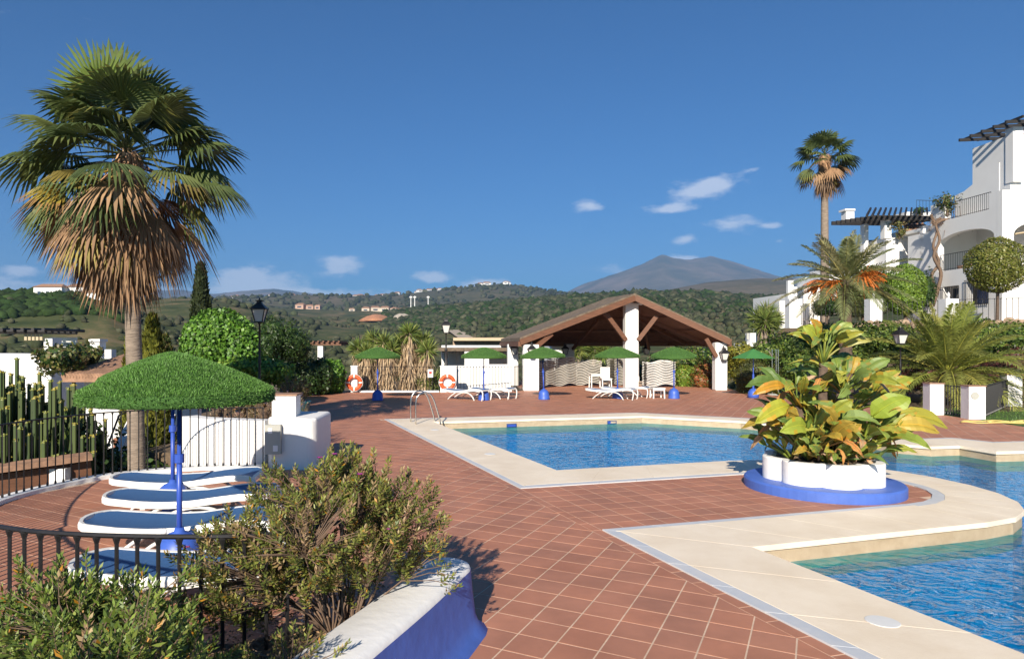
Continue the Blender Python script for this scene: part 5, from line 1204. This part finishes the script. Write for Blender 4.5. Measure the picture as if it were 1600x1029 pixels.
# ================================================================== yuccas
def yucca(px, Y, z0, heads, label, skirt=True, ll=.62, nm='yucca', trunkmat='trunk'):
    t = thing(nm, label, 'yucca', (xat(px, Y), Y, z0)); bx_ = xat(px, Y)
    for (hx, hy, dY) in heads:
        p = at(hx, hy, Y + dY) - Vector((bx_, Y, z0)); foot = Vector((p.x*.75, p.y*.8, 0))
        MB().tube([foot, foot.lerp(p, .5) + Vector((0, 0, .1)), p], [.17, .13, .10], 8).build('trunk', trunkmat, t)
        n = 210; u = unit(rng.normal(size=(n, 3)) + np.array([0, 0, .35])); L = rng.uniform(.75, 1.1, n)*ll
        Pp = np.array(p)[None] + u*.06; V = leaf_quads(Pp, u + np.array([0, 0, -.12]), np.cross(u, rng.normal(size=(n, 3))), L, np.full(n, .055), -.02)
        quads('leaf_rosette', V, pick([(.11, .16, .03), (.15, .19, .04), (.08, .12, .03), (.19, .21, .055)], n), 'glossleaf', t)
        if skirt:
            n = 420; a = rng.uniform(0, 2*np.pi, n); k = rng.random(n)**.8; c = np.array(p)[None]*(1-k[:, None]) + np.array(foot)[None]*k[:, None]
            rr = rng.uniform(.08, .30, n)*(1-.2*k); Pp = c + np.stack([rr*np.cos(a), rr*np.sin(a), .15+0*a], 1); D = np.stack([np.cos(a)*.28, np.sin(a)*.28, -np.ones(n)], 1) + rng.normal(0, .16, (n, 3))
            o = quads('dead_skirt', leaf_quads(Pp, D, np.stack([np.cos(a), np.sin(a), 0*a], 1), rng.uniform(.35, .75, n), np.full(n, .04), .04), pick([(.42, .31, .19), (.34, .24, .14), (.47, .36, .23), (.26, .18, .11)], n), 'dryleaf', t); o['kind'] = 'stuff'
yucca(592, 32.3, -.1, [(571, 552, .5), (584, 532, 1.0), (600, 536, 0), (612, 548, -.1), (560, 545, 1)], 'left clump of yuccas with dead leaf skirts behind the fence')
yucca(645, 32.2, -.1, [(628, 535, .3), (645, 527, .8), (640, 521, 0), (662, 533, .4), (668, 548, -.2), (653, 545, .6)], 'right clump of yuccas with dead leaf skirts behind the fence')
yucca(1195, 46, .5, [(1185, 497, 0), (1198, 489, .6), (1208, 500, 0), (1190, 510, -.3), (1205, 514, 0), (1196, 500, -.6)], 'spiky yucca below the apartments right of the pavilion', False, .95)
yucca(905, 44, -.5, [(905, 545, 0), (918, 549, .5), (930, 546, 0), (895, 552, .3), (942, 553, 0)], 'green yucca seen through the pavilion', False, .9)
yucca(675, 32.0, -.1, [(676, 596, 0), (668, 602, .3)], 'low dark yucca beside the right lifebuoy post', False, .7)

# ================================================================== trees, hedges
IVY = [(.06, .15, .015), (.09, .20, .02), (.045, .11, .012), (.12, .23, .03)]
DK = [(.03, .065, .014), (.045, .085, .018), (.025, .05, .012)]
LIME = [(.13, .21, .025), (.17, .25, .03), (.10, .17, .02)]
OLV = [(.11, .12, .03), (.15, .15, .04), (.09, .10, .03), (.17, .13, .06)]
def bl(px, py, Y, rx, rz, ry=None):
    p = at(px, py, Y); return ((p.x, p.y, p.z), (rx*Y/F, (ry or rx*Y/F*.9), rz*Y/F))
def mass(name, label, cat, blobs, n, size, cols, mat='leaf', base=None, trunk=None, core=True, **kw):
    x = np.mean([b_[0][0] for b_ in blobs]); y = np.mean([b_[0][1] for b_ in blobs]); zb = min(b_[0][2]-b_[1][2] for b_ in blobs) if base is None else base
    t = thing(name, label, cat, (x, y, zb)); off = np.array([x, y, zb])
    loc = [(np.array(c)-off, r) for c, r in blobs]
    leaf_cloud('crown', loc, n, size, cols, mat, t, **kw)
    if core:
        m = MB()
        for c_, r in loc:
            o_ = len(m.v); m.col = tuple(cols[0]); m.add([tuple(np.array(c_) + bv2[i]*np.array(r)*.80*(1+.12*math.sin(i*1.7))) for i in range(len(bv2))], [tuple(f) for f in bf2])
        m.build('inner_foliage', mat, t, fixn=False)
    if trunk:
        for (tx, ty) in trunk: MB().tube([(tx, ty, 0), (tx*.7, ty*.7, max(.5, np.mean([c_[2] for c_, r in loc])))], [.14, .08], 8).build('trunk', 'darktrunk', t)
    else: MB().tube([(0, 0, -.05), (.05, 0, max(.25, np.mean([c_[2] for c_, r in loc])))], [.08, .05], 6).build('trunk', 'darktrunk', t)
    return t
mass('ivy_tree', 'dome of glossy ivy behind the nearest parasol', 'tree', [bl(343, 528, 22, 56, 46), bl(322, 545, 21.6, 40, 40), bl(372, 548, 21.6, 36, 44)], 11000, .105, IVY, 'glossleaf', base=-.05, aspect=.75, shell=.88, rough=.05)
mass('ivy_hedge', 'bright green creeper below the black lantern lamp', 'hedge', [bl(400, 578, 20.5, 45, 20), bl(430, 582, 20.8, 28, 18), bl(372, 574, 20, 30, 16)], 4000, .10, IVY + LIME, 'glossleaf', base=-.05, aspect=.7, shell=.8)
mass('evergreen_tree', 'dark evergreen tree behind the black lantern lamp', 'tree', [bl(425, 528, 27, 26, 33), bl(450, 535, 27.5, 30, 30), bl(412, 545, 26.5, 22, 30), bl(468, 545, 28, 18, 24)], 9000, .12, DK + [(.06, .10, .02)], base=-.05, aspect=.3, shell=.6, rough=.3)
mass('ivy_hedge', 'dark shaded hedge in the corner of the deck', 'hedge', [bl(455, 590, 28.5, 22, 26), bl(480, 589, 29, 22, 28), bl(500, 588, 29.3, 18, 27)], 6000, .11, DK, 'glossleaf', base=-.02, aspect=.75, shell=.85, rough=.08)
mass('ivy_hedge', 'sunlit ivy hedge left of the left lifebuoy', 'hedge', [bl(514, 589, 30.2, 19, 27), bl(527, 590, 30.6, 12, 26), bl(503, 586, 30.2, 16, 24)], 6500, .12, IVY, 'glossleaf', base=-.02, aspect=.8, shell=.88, rough=.06)
def cone_tree(px, Y, z0, pytop, r, label, cols, n, nm='cypress', pw=.8):
    zt = zat(pytop, Y); h = zt-z0; t = thing(nm, label, 'tree', (xat(px, Y), Y, z0)); k = rng.random(n)**.75; a = rng.uniform(0, 2*np.pi, n)
    prof_ = r*np.minimum(1, (1-k)**pw*1.25 + .02)*np.minimum(1, .55 + k*4); rr = prof_*(.82+.2*rng.random(n))*(1+.08*np.sin(a*5+k*20))
    P = np.stack([rr*np.cos(a), rr*np.sin(a), k*h], 1); D = np.stack([np.cos(a)*.4, np.sin(a)*.4, np.ones(n)], 1) + rng.normal(0, .25, (n, 3)); N = np.stack([np.cos(a), np.sin(a), .2+0*a], 1) + rng.normal(0, .3, (n, 3))
    L = rng.uniform(.08, .2, n)*max(1, Y/22); quads('crown', leaf_quads(P, D, N, L, L*.4), pick(cols, n, .2), 'leaf', t)
    MB().lathe([(r*.6, h*.02), (r*.78, h*.2), (r*.7*(.6**pw), h*.5), (r*.02, h*.95)], 14).build('inner_foliage', MT['core_'+nm] if 'core_'+nm in MT else MT.setdefault('core_'+nm, material('core_'+nm, cols[0], .9)), t); MB().tube([(0, 0, -.1), (0, 0, h*.5)], .06, 6).build('trunk', 'darktrunk', t)
cone_tree(314, 40, -1, 415, .62, 'slim dark cypress on the skyline left of the ivy dome', [(.04, .055, .022), (.05, .065, .028), (.032, .045, .02)], 6000, pw=.55)
cone_tree(238, 16.5, -2.3, 496, .62, 'broad yellow green conifer behind the shaggy palm trunk', [(.15, .16, .025), (.19, .19, .03), (.11, .125, .025)], 9000, 'conifer')
cone_tree(203, 16.2, -2.3, 533, .26, 'thin yellow green conifer left of the shaggy palm trunk', [(.17, .18, .025), (.20, .20, .03), (.13, .14, .025)], 4000, 'conifer')
cone_tree(257, 19, -2.3, 527, .75, 'dark bush behind the yellow green conifer', DK + OLV, 5000, 'bush')
# succulent shrubs and pots near the white pillar
def sprigs(name, label, base, tips, cols, cat='shrub', leaf=.05, per=16, twig=True, lw=.35, tw=.006, flowers=0, fcol=(.45, .06, .32), dry=0.0, group=None, up=.5):
    t = thing(name, label, cat, base, group=group); b0 = Vector(base); m = MB(); Ps = []; Ds = []; Cs = []; Ls = []
    T = [Vector(q) - b0 for q in tips]
    roots = [Vector((random.uniform(-.08, .08), random.uniform(-.08, .08), 0)) for _ in range(7)]
    forks = []
    for k in range(max(6, len(T)//14)):
        q = random.choice(T); forks.append((random.choice(roots)).lerp(q, random.uniform(.35, .62)) + Vector((random.gauss(0, .03), random.gauss(0, .03), 0)))
    if twig:
        for f in forks:
            r = min(roots, key=lambda r_: (r_-f).length); m.tube([r, r.lerp(f, .5) + Vector((random.gauss(0, .03), random.gauss(0, .03), .04)), f], [tw*2.6, tw*2.1, tw*1.6], 5, caps=False)
    for p in T:
        f = min(forks, key=lambda q: (q-p).length + (0 if q.z < p.z else .5)); d = (p - f); d = d.normalized() if d.length > .01 else Vector((0, 0, 1)); d = (d + Vector((0, 0, up))).normalized()
        if twig: m.tube([f, f.lerp(p, .55) + Vector((random.gauss(0, .02), random.gauss(0, .02), .02)), p], [tw*1.3, tw, tw*.7], 4, caps=False)
        isdry = random.random() < dry
        for j in range(per):
            k = j/per; ang = j*2.4; side_ = d.orthogonal().normalized(); s2 = d.cross(side_); rad_ = side_*math.cos(ang) + s2*math.sin(ang)
            Ps.append(p - d*(leaf*2.6*k) ); Ds.append(rad_*(.45+.55*k) + d*(.9-.5*k)); Ls.append(leaf*random.uniform(.75, 1.2)*(.75+.4*k if k < .6 else 1))
            c = random.choice([(.40, .30, .16), (.34, .22, .12)]) if isdry and random.random() < .8 else random.choice(cols) if random.random() > .03 else (.42, .20, .02)
            w = random.uniform(.8, 1.2); Cs.append(tuple(x*w for x in c))
    if twig: m.build('branches', 'twig', t, fixn=False)
    Ps = np.array(Ps); Ds = np.array(Ds, dtype=float); Ls = np.array(Ls); N = np.cross(Ds, rng.normal(0, 1, Ds.shape)*.5 + np.array([0, 0, 0.01])); N = unit(N)*.5 + np.array([0, 0, 1.0])
    o = quads('foliage', leaf_quads(Ps, Ds, N, Ls, Ls*lw, -.06), Cs, 'glossleaf', t)
    for k in range(flowers):
        p = random.choice(T) + Vector((random.gauss(0, .02), random.gauss(0, .02), .02)); fm = MB(); fm.col = fcol
        for j in range(6):
            a = j*1.05; v = Vector((math.cos(a), math.sin(a), .5)).normalized()*.026; s_ = v.cross(Vector((0, 0, 1))).normalized()*.012; fm.add([p, p+v*.6+s_, p+v, p+v*.6-s_], [(0, 1, 2, 3)])
        fm.build('flower', 'leaf', t, fixn=False)
    return t
def ell(n, c, r, lo=.55, zmin=-9):
    out_ = []
    while len(out_) < n:
        d = unit(rng.normal(size=3)); k = lo + (1-lo)*rng.random()**.6; k *= 1 + .16*math.sin(d[0]*5+1)*math.sin(d[2]*6+d[1]*4); p = np.array(c) + d*np.array(r)*k
        if p[2] > zmin: out_.append(p)
    return out_
PG = [(.16, .23, .035), (.21, .27, .05), (.11, .17, .03), (.25, .30, .07), (.09, .14, .03)]
PO = [(.24, .26, .05), (.25, .25, .06), (.15, .18, .04), (.28, .20, .075), (.12, .16, .035)]
# central flowering shrub and the greener one at the lower left
tips = ell(480, (-.75, 4.45, .98), (.60, .55, .42), .45, .45) + ell(150, (-.30, 4.75, .95), (.38, .40, .36), .4, .5) + ell(200, (-1.25, 4.2, .80), (.40, .42, .36), .4, .40) + ell(110, (-.62, 4.8, 1.25), (.30, .28, .24), .3) + [np.array((-.72+.02*k, 4.6, 1.32+.028*k)) for k in range(5)] + [np.array((-.02+.03*k, 4.7-.06*k, .86-.05*k)) for k in range(6)]
sprigs('flowering_shrub', 'olive green flowering shrub with small purple blooms on the planter', (-.62, 4.42, .30), tips, PO, leaf=.046, per=24, flowers=16, dry=.10, lw=.36, tw=.0028)
tips = ell(460, (-1.75, 3.35, .66), (.66, .42, .36), .4, .25) + ell(240, (-1.15, 3.05, .50), (.42, .4, .30), .3, .2) + ell(160, (-2.0, 3.6, .74), (.34, .28, .30), .4, .3) + [np.array((-1.62+.05*k, 3.55, .96+.02*k)) for k in range(3)] + [np.array((-1.92, 3.6, .92)), np.array((-2.06, 3.62, .88)), np.array((-1.37, 3.75, .92)), np.array((-1.30, 3.75, .98))]
sprigs('flowering_shrub', 'fresh green flowering shrub filling the lower left corner', (-1.6, 3.3, .25), tips, PG, leaf=.054, per=24, flowers=9, dry=.03, lw=.34, tw=.0028)
tips = ell(90, (-.55, 3.55, .46), (.32, .42, .18), .3, .32) + ell(80, (-.85, 3.0, .42), (.35, .4, .2), .3, .3)
sprigs('flowering_shrub', 'sparse shaded shrub along the inside of the planter wall', (-.72, 3.35, .28), [q - np.array((.22, 0, 0)) for q in tips], PO, leaf=.042, per=20, dry=.15, lw=.36, tw=.003)
sprigs('flowering_shrub', 'shrub at the bottom edge nearest the camera, added to shade the wall top', (-1.25, 2.55, .3), ell(300, (-1.22, 2.55, .80), (.36, .5, .42), .3, .35), PG, leaf=.05, per=22, dry=.03, lw=.34, tw=.003)  # extra shrub, added so its dappled shadow falls on the wall top
# leaf litter on the soil
n = 2600; P = np.stack([rng.uniform(-1.6, -.1, n), rng.uniform(2.6, 5.2, n), np.full(n, .338)], 1); P = P[P[:, 0] < -.62 + (P[:, 1]-3.6)*.405 - .2]; n = len(P)
o = quads('leaf_litter', leaf_quads(P, unit(rng.normal(size=(n, 3))*np.array([1, 1, .15])), np.array([0, 0, 1.0]) + rng.normal(0, .4, (n, 3)), rng.uniform(.03, .06, n), np.full(n, .014)), pick(BROWN + [(.12, .08, .05)], n), 'dryleaf'); tag(o, 'dry fallen leaves over the planter soil', 'leaf litter', kind='stuff')
# dry shrubs behind the garden wall
for k, (x, y, lab) in enumerate(((-4.2, 13.6, 'bare twiggy shrub behind the left part of the white garden wall'), (-3.45, 13.4, 'bare twiggy shrub behind the middle of the white garden wall'), (-2.98, 13.9, 'bare twiggy shrub beside the white pillar'))):
    sprigs('dry_shrub', lab, (x, y, 0), ell(70, (x, y, .78), (.38, .38, .36), .4), [(.20, .17, .08), (.14, .13, .05), (.28, .20, .11)], leaf=.05, per=9, dry=.5, tw=.008)
sprigs('dry_shrub', 'tan and olive succulent shrubs below the creeper', (-4.9, 17.0, 0), ell(190, (-4.9, 16.9, .95), (.85, .5, .45), .5) + ell(130, (-4.15, 16.6, .7), (.6, .5, .42), .5), [(.26, .19, .09), (.20, .17, .06), (.16, .16, .05), (.32, .22, .12)], leaf=.09, per=12, dry=.15, tw=.01)
sprigs('lavender', 'purple blue lavender behind the black rail', (-3.25, 14.6, 0), ell(90, (-3.25, 14.6, .95), (.45, .35, .25), .3), [(.10, .09, .24), (.14, .12, .32), (.12, .13, .10)], cat='flowers', leaf=.06, per=9, tw=.006, lw=.2, up=1.2)
t = thing('plant_pot', 'dark teal glazed pot behind the white pillar', 'pot', (-3.35, 18.0, 0)); MB().lathe([(.2, 0), (.28, .3), (.33, .62), (.36, .68), (.3, .68), (.28, .6)], 22).build('bowl', 'teal', t, smooth=True)
t.location = (xat(465, 18), 18, 0)
sprigs('potted_succulent', 'bushy succulent growing in the teal pot', (xat(463, 18), 18, .6), ell(110, (xat(463, 18), 18, 1.02), (.42, .4, .36), .4), [(.15, .15, .05), (.20, .18, .06), (.26, .20, .10)], cat='plant', leaf=.075, per=11, tw=.008, dry=.1)

# ================================================================== candelabra cactus
def cactus():
    t = thing('candelabra_cactus', 'big candelabra cactus with yellow tipped arms beyond the railing', 'cactus', (-8.3, 13.2, -2.3)); b0 = Vector((-8.3, 13.2, -2.3)); MB().tube([(0, 0, 0), (0, 0, 1.6)], [.28, .22], 10).build('trunk', 'darktrunk', t)
    for k in range(330):
        a = random.uniform(0, 2*math.pi); r = 1.75*math.sqrt(random.random()); px_ = r*math.cos(a)*1.05; py_ = r*math.sin(a)*.8; top = 4.05 - .42*r**1.4 + random.gauss(0, .2) - (random.uniform(0, 1.5) if py_ < .1 else random.uniform(0, .5))
        low = max(.9, top - random.uniform(.8, 1.5)); m = MB(); pts = [(px_*.35, py_*.35, max(.7, low-1.1)), (px_*.8, py_*.8, low-.25), (px_*.97, py_*.97, low+.15), (px_, py_, (low+top)/2), (px_*1.0, py_, top-.05), (px_, py_, top)]
        g = random.choice([(.07, .105, .03), (.055, .085, .028), (.09, .12, .035)]); vs = []; fs = []; n = 8; R_ = .032
        for i, p in enumerate(pts):
            for j in range(n):
                q = R_*(1.18 if j % 2 else .62)*(.35 if i == 5 else 1)*(.8 if i < 2 else 1); vs.append((p[0]+q*math.cos(j*math.pi/4), p[1]+q*math.sin(j*math.pi/4), p[2]))
        m.col = g; m.add(vs[:], [(i*n+j, i*n+(j+1) % n, (i+1)*n+(j+1) % n, (i+1)*n+j) for i in range(4) for j in range(n)])
        m.col = random.choice([(.36, .30, .05), (.30, .27, .05), (.22, .24, .05)]); o_ = vs[4*n:6*n]; m.add(o_, [(j, (j+1) % n, n+(j+1) % n, n+j) for j in range(n)] + [tuple(range(n, 2*n))])
        # yellow flower nubs round the tip
        for j in range(5): q = Vector((px_+.04*math.cos(j*1.3), py_+.04*math.sin(j*1.3), top-.02-.05*random.random())); m.add([q, q+Vector((.022, 0, .012)), q+Vector((0, .022, .03)), q+Vector((-.018, -.01, .015))], [(0, 1, 2), (0, 2, 3), (0, 3, 1), (1, 3, 2)])
        m.build('arm', 'glossleaf', t)
cactus()
mass('dark_shrub', 'dark leafy shrub between the cactus and the stair', 'shrub', [((-6.9, 14.2, -.6), (.7, .6, .9)), ((-6.3, 14.6, -.9), (.6, .6, .8)), ((-7.2, 13.6, .2), (.5, .5, .6))], 3000, .13, DK + [(.10, .14, .03)], 'glossleaf', base=-2.3, shell=.4, rough=.3, core=False)
mass('dark_shrub', 'shrub hanging below the near corner of the railing', 'shrub', [((-7.6, 11.9, -1.3), (1.1, .5, .7)), ((-6.6, 12.9, -1.3), (.5, .5, .7))], 2500, .12, DK, 'glossleaf', base=-2.3, shell=.4, rough=.3, core=False)
mass('garden_tree', 'bushy tree below the white house at the left', 'tree', [bl(95, 560, 20, 40, 22), bl(130, 555, 21, 30, 20)], 2600, .13, DK + OLV, base=-2.3, shell=.5, rough=.3)

# ================================================================== right side vegetation
mass('ivy_bank', 'ivy covered bank between pavilion and upper terrace', 'hedge', [bl(1240, 545, 31, 36, 28), bl(1290, 532, 31, 40, 30), bl(1345, 535, 30, 40, 32), bl(1200, 552, 31, 28, 22), bl(1390, 528, 29.5, 36, 26), bl(1260, 575, 30, 50, 30), bl(1330, 575, 29, 50, 28), bl(1430, 545, 28.5, 45, 28), bl(1520, 535, 27.5, 60, 34), bl(1600, 540, 26.5, 50, 40)], 21000, .12, [(.065, .11, .018), (.10, .15, .022), (.045, .08, .015), (.14, .17, .03)], 'glossleaf', base=-.05, aspect=.7, shell=.8, rough=.12)
mass('yellow_shrub', 'yellow green shrub right of the pavilion column', 'shrub', [bl(1160, 553, 33.5, 26, 18), bl(1180, 562, 33.5, 24, 20), bl(1148, 572, 34, 14, 22)], 4200, .11, [(.18, .18, .025), (.13, .15, .025), (.24, .21, .03)], base=-.05, shell=.7)
mass('yellow_shrub', 'low yellow green shrub behind the bright lounger pile', 'shrub', [bl(1068, 590, 35.5, 16, 20), bl(1078, 580, 36, 12, 14)], 2200, .11, LIME + [(.22, .21, .03)], base=-.05, shell=.7)
mass('red_shrub', 'reddish photinia shrub inside the right pavilion bay', 'shrub', [bl(1103, 585, 35, 18, 24), bl(1096, 595, 34.8, 15, 16), bl(1110, 600, 34.6, 12, 16)], 3200, .10, [(.22, .10, .03), (.16, .12, .03), (.10, .12, .025), (.28, .07, .025)], base=-.05, shell=.7)
mass('green_shrub', 'green shrub mass behind the pavilion between its columns', 'shrub', [bl(1060, 565, 44, 36, 20), bl(1100, 560, 45, 40, 22), bl(1030, 575, 43, 30, 20), bl(990, 585, 43, 40, 20), bl(940, 590, 43, 40, 20), bl(880, 590, 43, 40, 20)], 8000, .16, DK + LIME + OLV, base=-.3, shell=.7, rough=.2)
mass('dark_shrub', 'dark olive shrub behind the canvas parasol', 'shrub', [bl(1178, 588, 30.2, 26, 30), bl(1200, 592, 29.9, 20, 26), bl(1160, 600, 30.4, 10, 18)], 5000, .10, [(.07, .08, .02), (.10, .10, .025), (.05, .065, .018)], base=-.05, aspect=.35, shell=.7, rough=.15)
mass('topiary', 'clipped bright green dome shrub beside the vine', 'shrub', [bl(1414, 450, 36, 29, 38), bl(1414, 470, 36, 27, 22)], 9000, .085, LIME, base=3.2, shell=.92, rough=.02, aspect=.7)
mass('topiary', 'clipped dark green dome shrub behind the feather palm', 'shrub', [bl(1360, 455, 37.5, 33, 40), bl(1335, 470, 37.5, 25, 26)], 8000, .09, [(.075, .10, .02), (.10, .12, .025), (.055, .08, .018)], base=3.2, shell=.9, rough=.04, aspect=.7)
mass('topiary', 'low dark clipped hedge left of the feather palm trunk', 'hedge', [bl(1300, 478, 38.5, 24, 15), bl(1282, 480, 38.5, 12, 13)], 3000, .09, DK, base=3.0, shell=.9, rough=.03)
mass('ball_tree', 'round clipped tree in front of the arched balcony', 'tree', [bl(1558, 414, 33, 43, 43)], 9000, .085, [(.13, .15, .022), (.17, .18, .03), (.09, .11, .02), (.19, .17, .05)], base=3.2, shell=.88, rough=.04, aspect=.7)
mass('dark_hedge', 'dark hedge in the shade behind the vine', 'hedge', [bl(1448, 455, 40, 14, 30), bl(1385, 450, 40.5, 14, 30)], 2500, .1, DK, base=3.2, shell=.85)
mass('red_leaf_shrub', 'dark red and green cordyline bed under the green palm', 'shrub', [bl(1400, 590, 25.5, 38, 20), bl(1445, 592, 25.2, 35, 22), bl(1500, 588, 25.5, 30, 22), bl(1545, 585, 25.8, 30, 26), bl(1590, 570, 26, 30, 36)], 6000, .13, [(.10, .035, .03), (.05, .06, .02), (.035, .045, .016), (.07, .03, .025)], 'glossleaf', base=-.05, aspect=.3, shell=.5, rough=.25)
mass('roof_plant', 'small airy shrub growing on the roof terrace', 'shrub', [bl(1478, 314, 40, 16, 14), bl(1482, 322, 40, 8, 12)], 700, .13, OLV + DK, base=zat(336, 40), shell=.2, rough=.4, core=False)
mass('roof_plant', 'hanging green plant on the pergola pillar', 'shrub', [bl(1402, 352, 44.2, 11, 8), bl(1408, 362, 44, 8, 9)], 500, .13, OLV, base=zat(372, 44.2), shell=.2, rough=.4, core=False)
mass('roof_plant', 'dark rounded plant on the far roof parapet', 'shrub', [bl(1437, 329, 49.5, 8, 6)], 400, .12, DK, base=zat(336, 49.5), shell=.4, core=False)
# bare climbing vine on the apartment corner
t = thing('climbing_vine', 'bare twisted climber trunk and twigs on the apartment corner', 'vine', (29.0, 41.0, 3.2)); b0 = Vector((29.0, 41.0, 3.2)); random.seed(21)
def vp(px, py, dY=0): return at(px, py, 40.2 + dY) - b0
for q in ([(1453, 478), (1460, 455), (1456, 430), (1467, 410), (1458, 385), (1464, 362), (1461, 345)], [(1457, 478), (1466, 450), (1470, 425), (1459, 400), (1468, 375), (1462, 350), (1470, 340)], [(1461, 350), (1475, 343), (1492, 347), (1508, 343), (1516, 350)], [(1462, 352), (1457, 342), (1455, 335)]):
    MB().tube(smooth_curve([vp(*p, random.uniform(-.2, .1)) for p in q], 4), [.11 - .0028*k*(24/len(q)/4) for k in range((len(q)-1)*4+1)], 6).build('stem', 'twig', t, smooth=True)
for k in range(90):
    px_ = random.uniform(1455, 1515); py_ = 346 + random.uniform(-4, 6); p = vp(px_, py_); d = Vector((random.gauss(0, .35), random.gauss(0, .15), random.gauss(.05, .3))); MB().tube([p, p + d*.6 + Vector((0, 0, .05)), p + d*1.2], [.016, .011, .006], 4, caps=False).build('twig', 'twig', t)
random.seed(33)
# ================================================================== haze
hz = MB(); hz.add([(-9000, -400, -60), (14000, -400, -60), (14000, 9700, -60), (-9000, 9700, -60), (-9000, -400, 1060), (14000, -400, 1060), (14000, 9700, 1060), (-9000, 9700, 1060)], [(3,2,1,0), (4,5,6,7), (0,1,5,4), (1,2,6,5), (2,3,7,6), (3,0,4,7)])
hm = bpy.data.materials.new('haze'); hm.use_nodes = True; nt = hm.node_tree; nt.nodes.clear(); out = nt.nodes.new('ShaderNodeOutputMaterial'); pv = nt.nodes.new('ShaderNodeVolumePrincipled')
pv.inputs['Color'].default_value = (.32, .57, 1, 1); pv.inputs['Density'].default_value = HAZE = 1.0e-4; pv.inputs['Anisotropy'].default_value = .0
nt.links.new(pv.outputs[0], out.inputs['Volume'])
ho = hz.build('haze', hm); tag(ho, 'pale blue haze in the air over the valley', 'haze', kind='stuff')
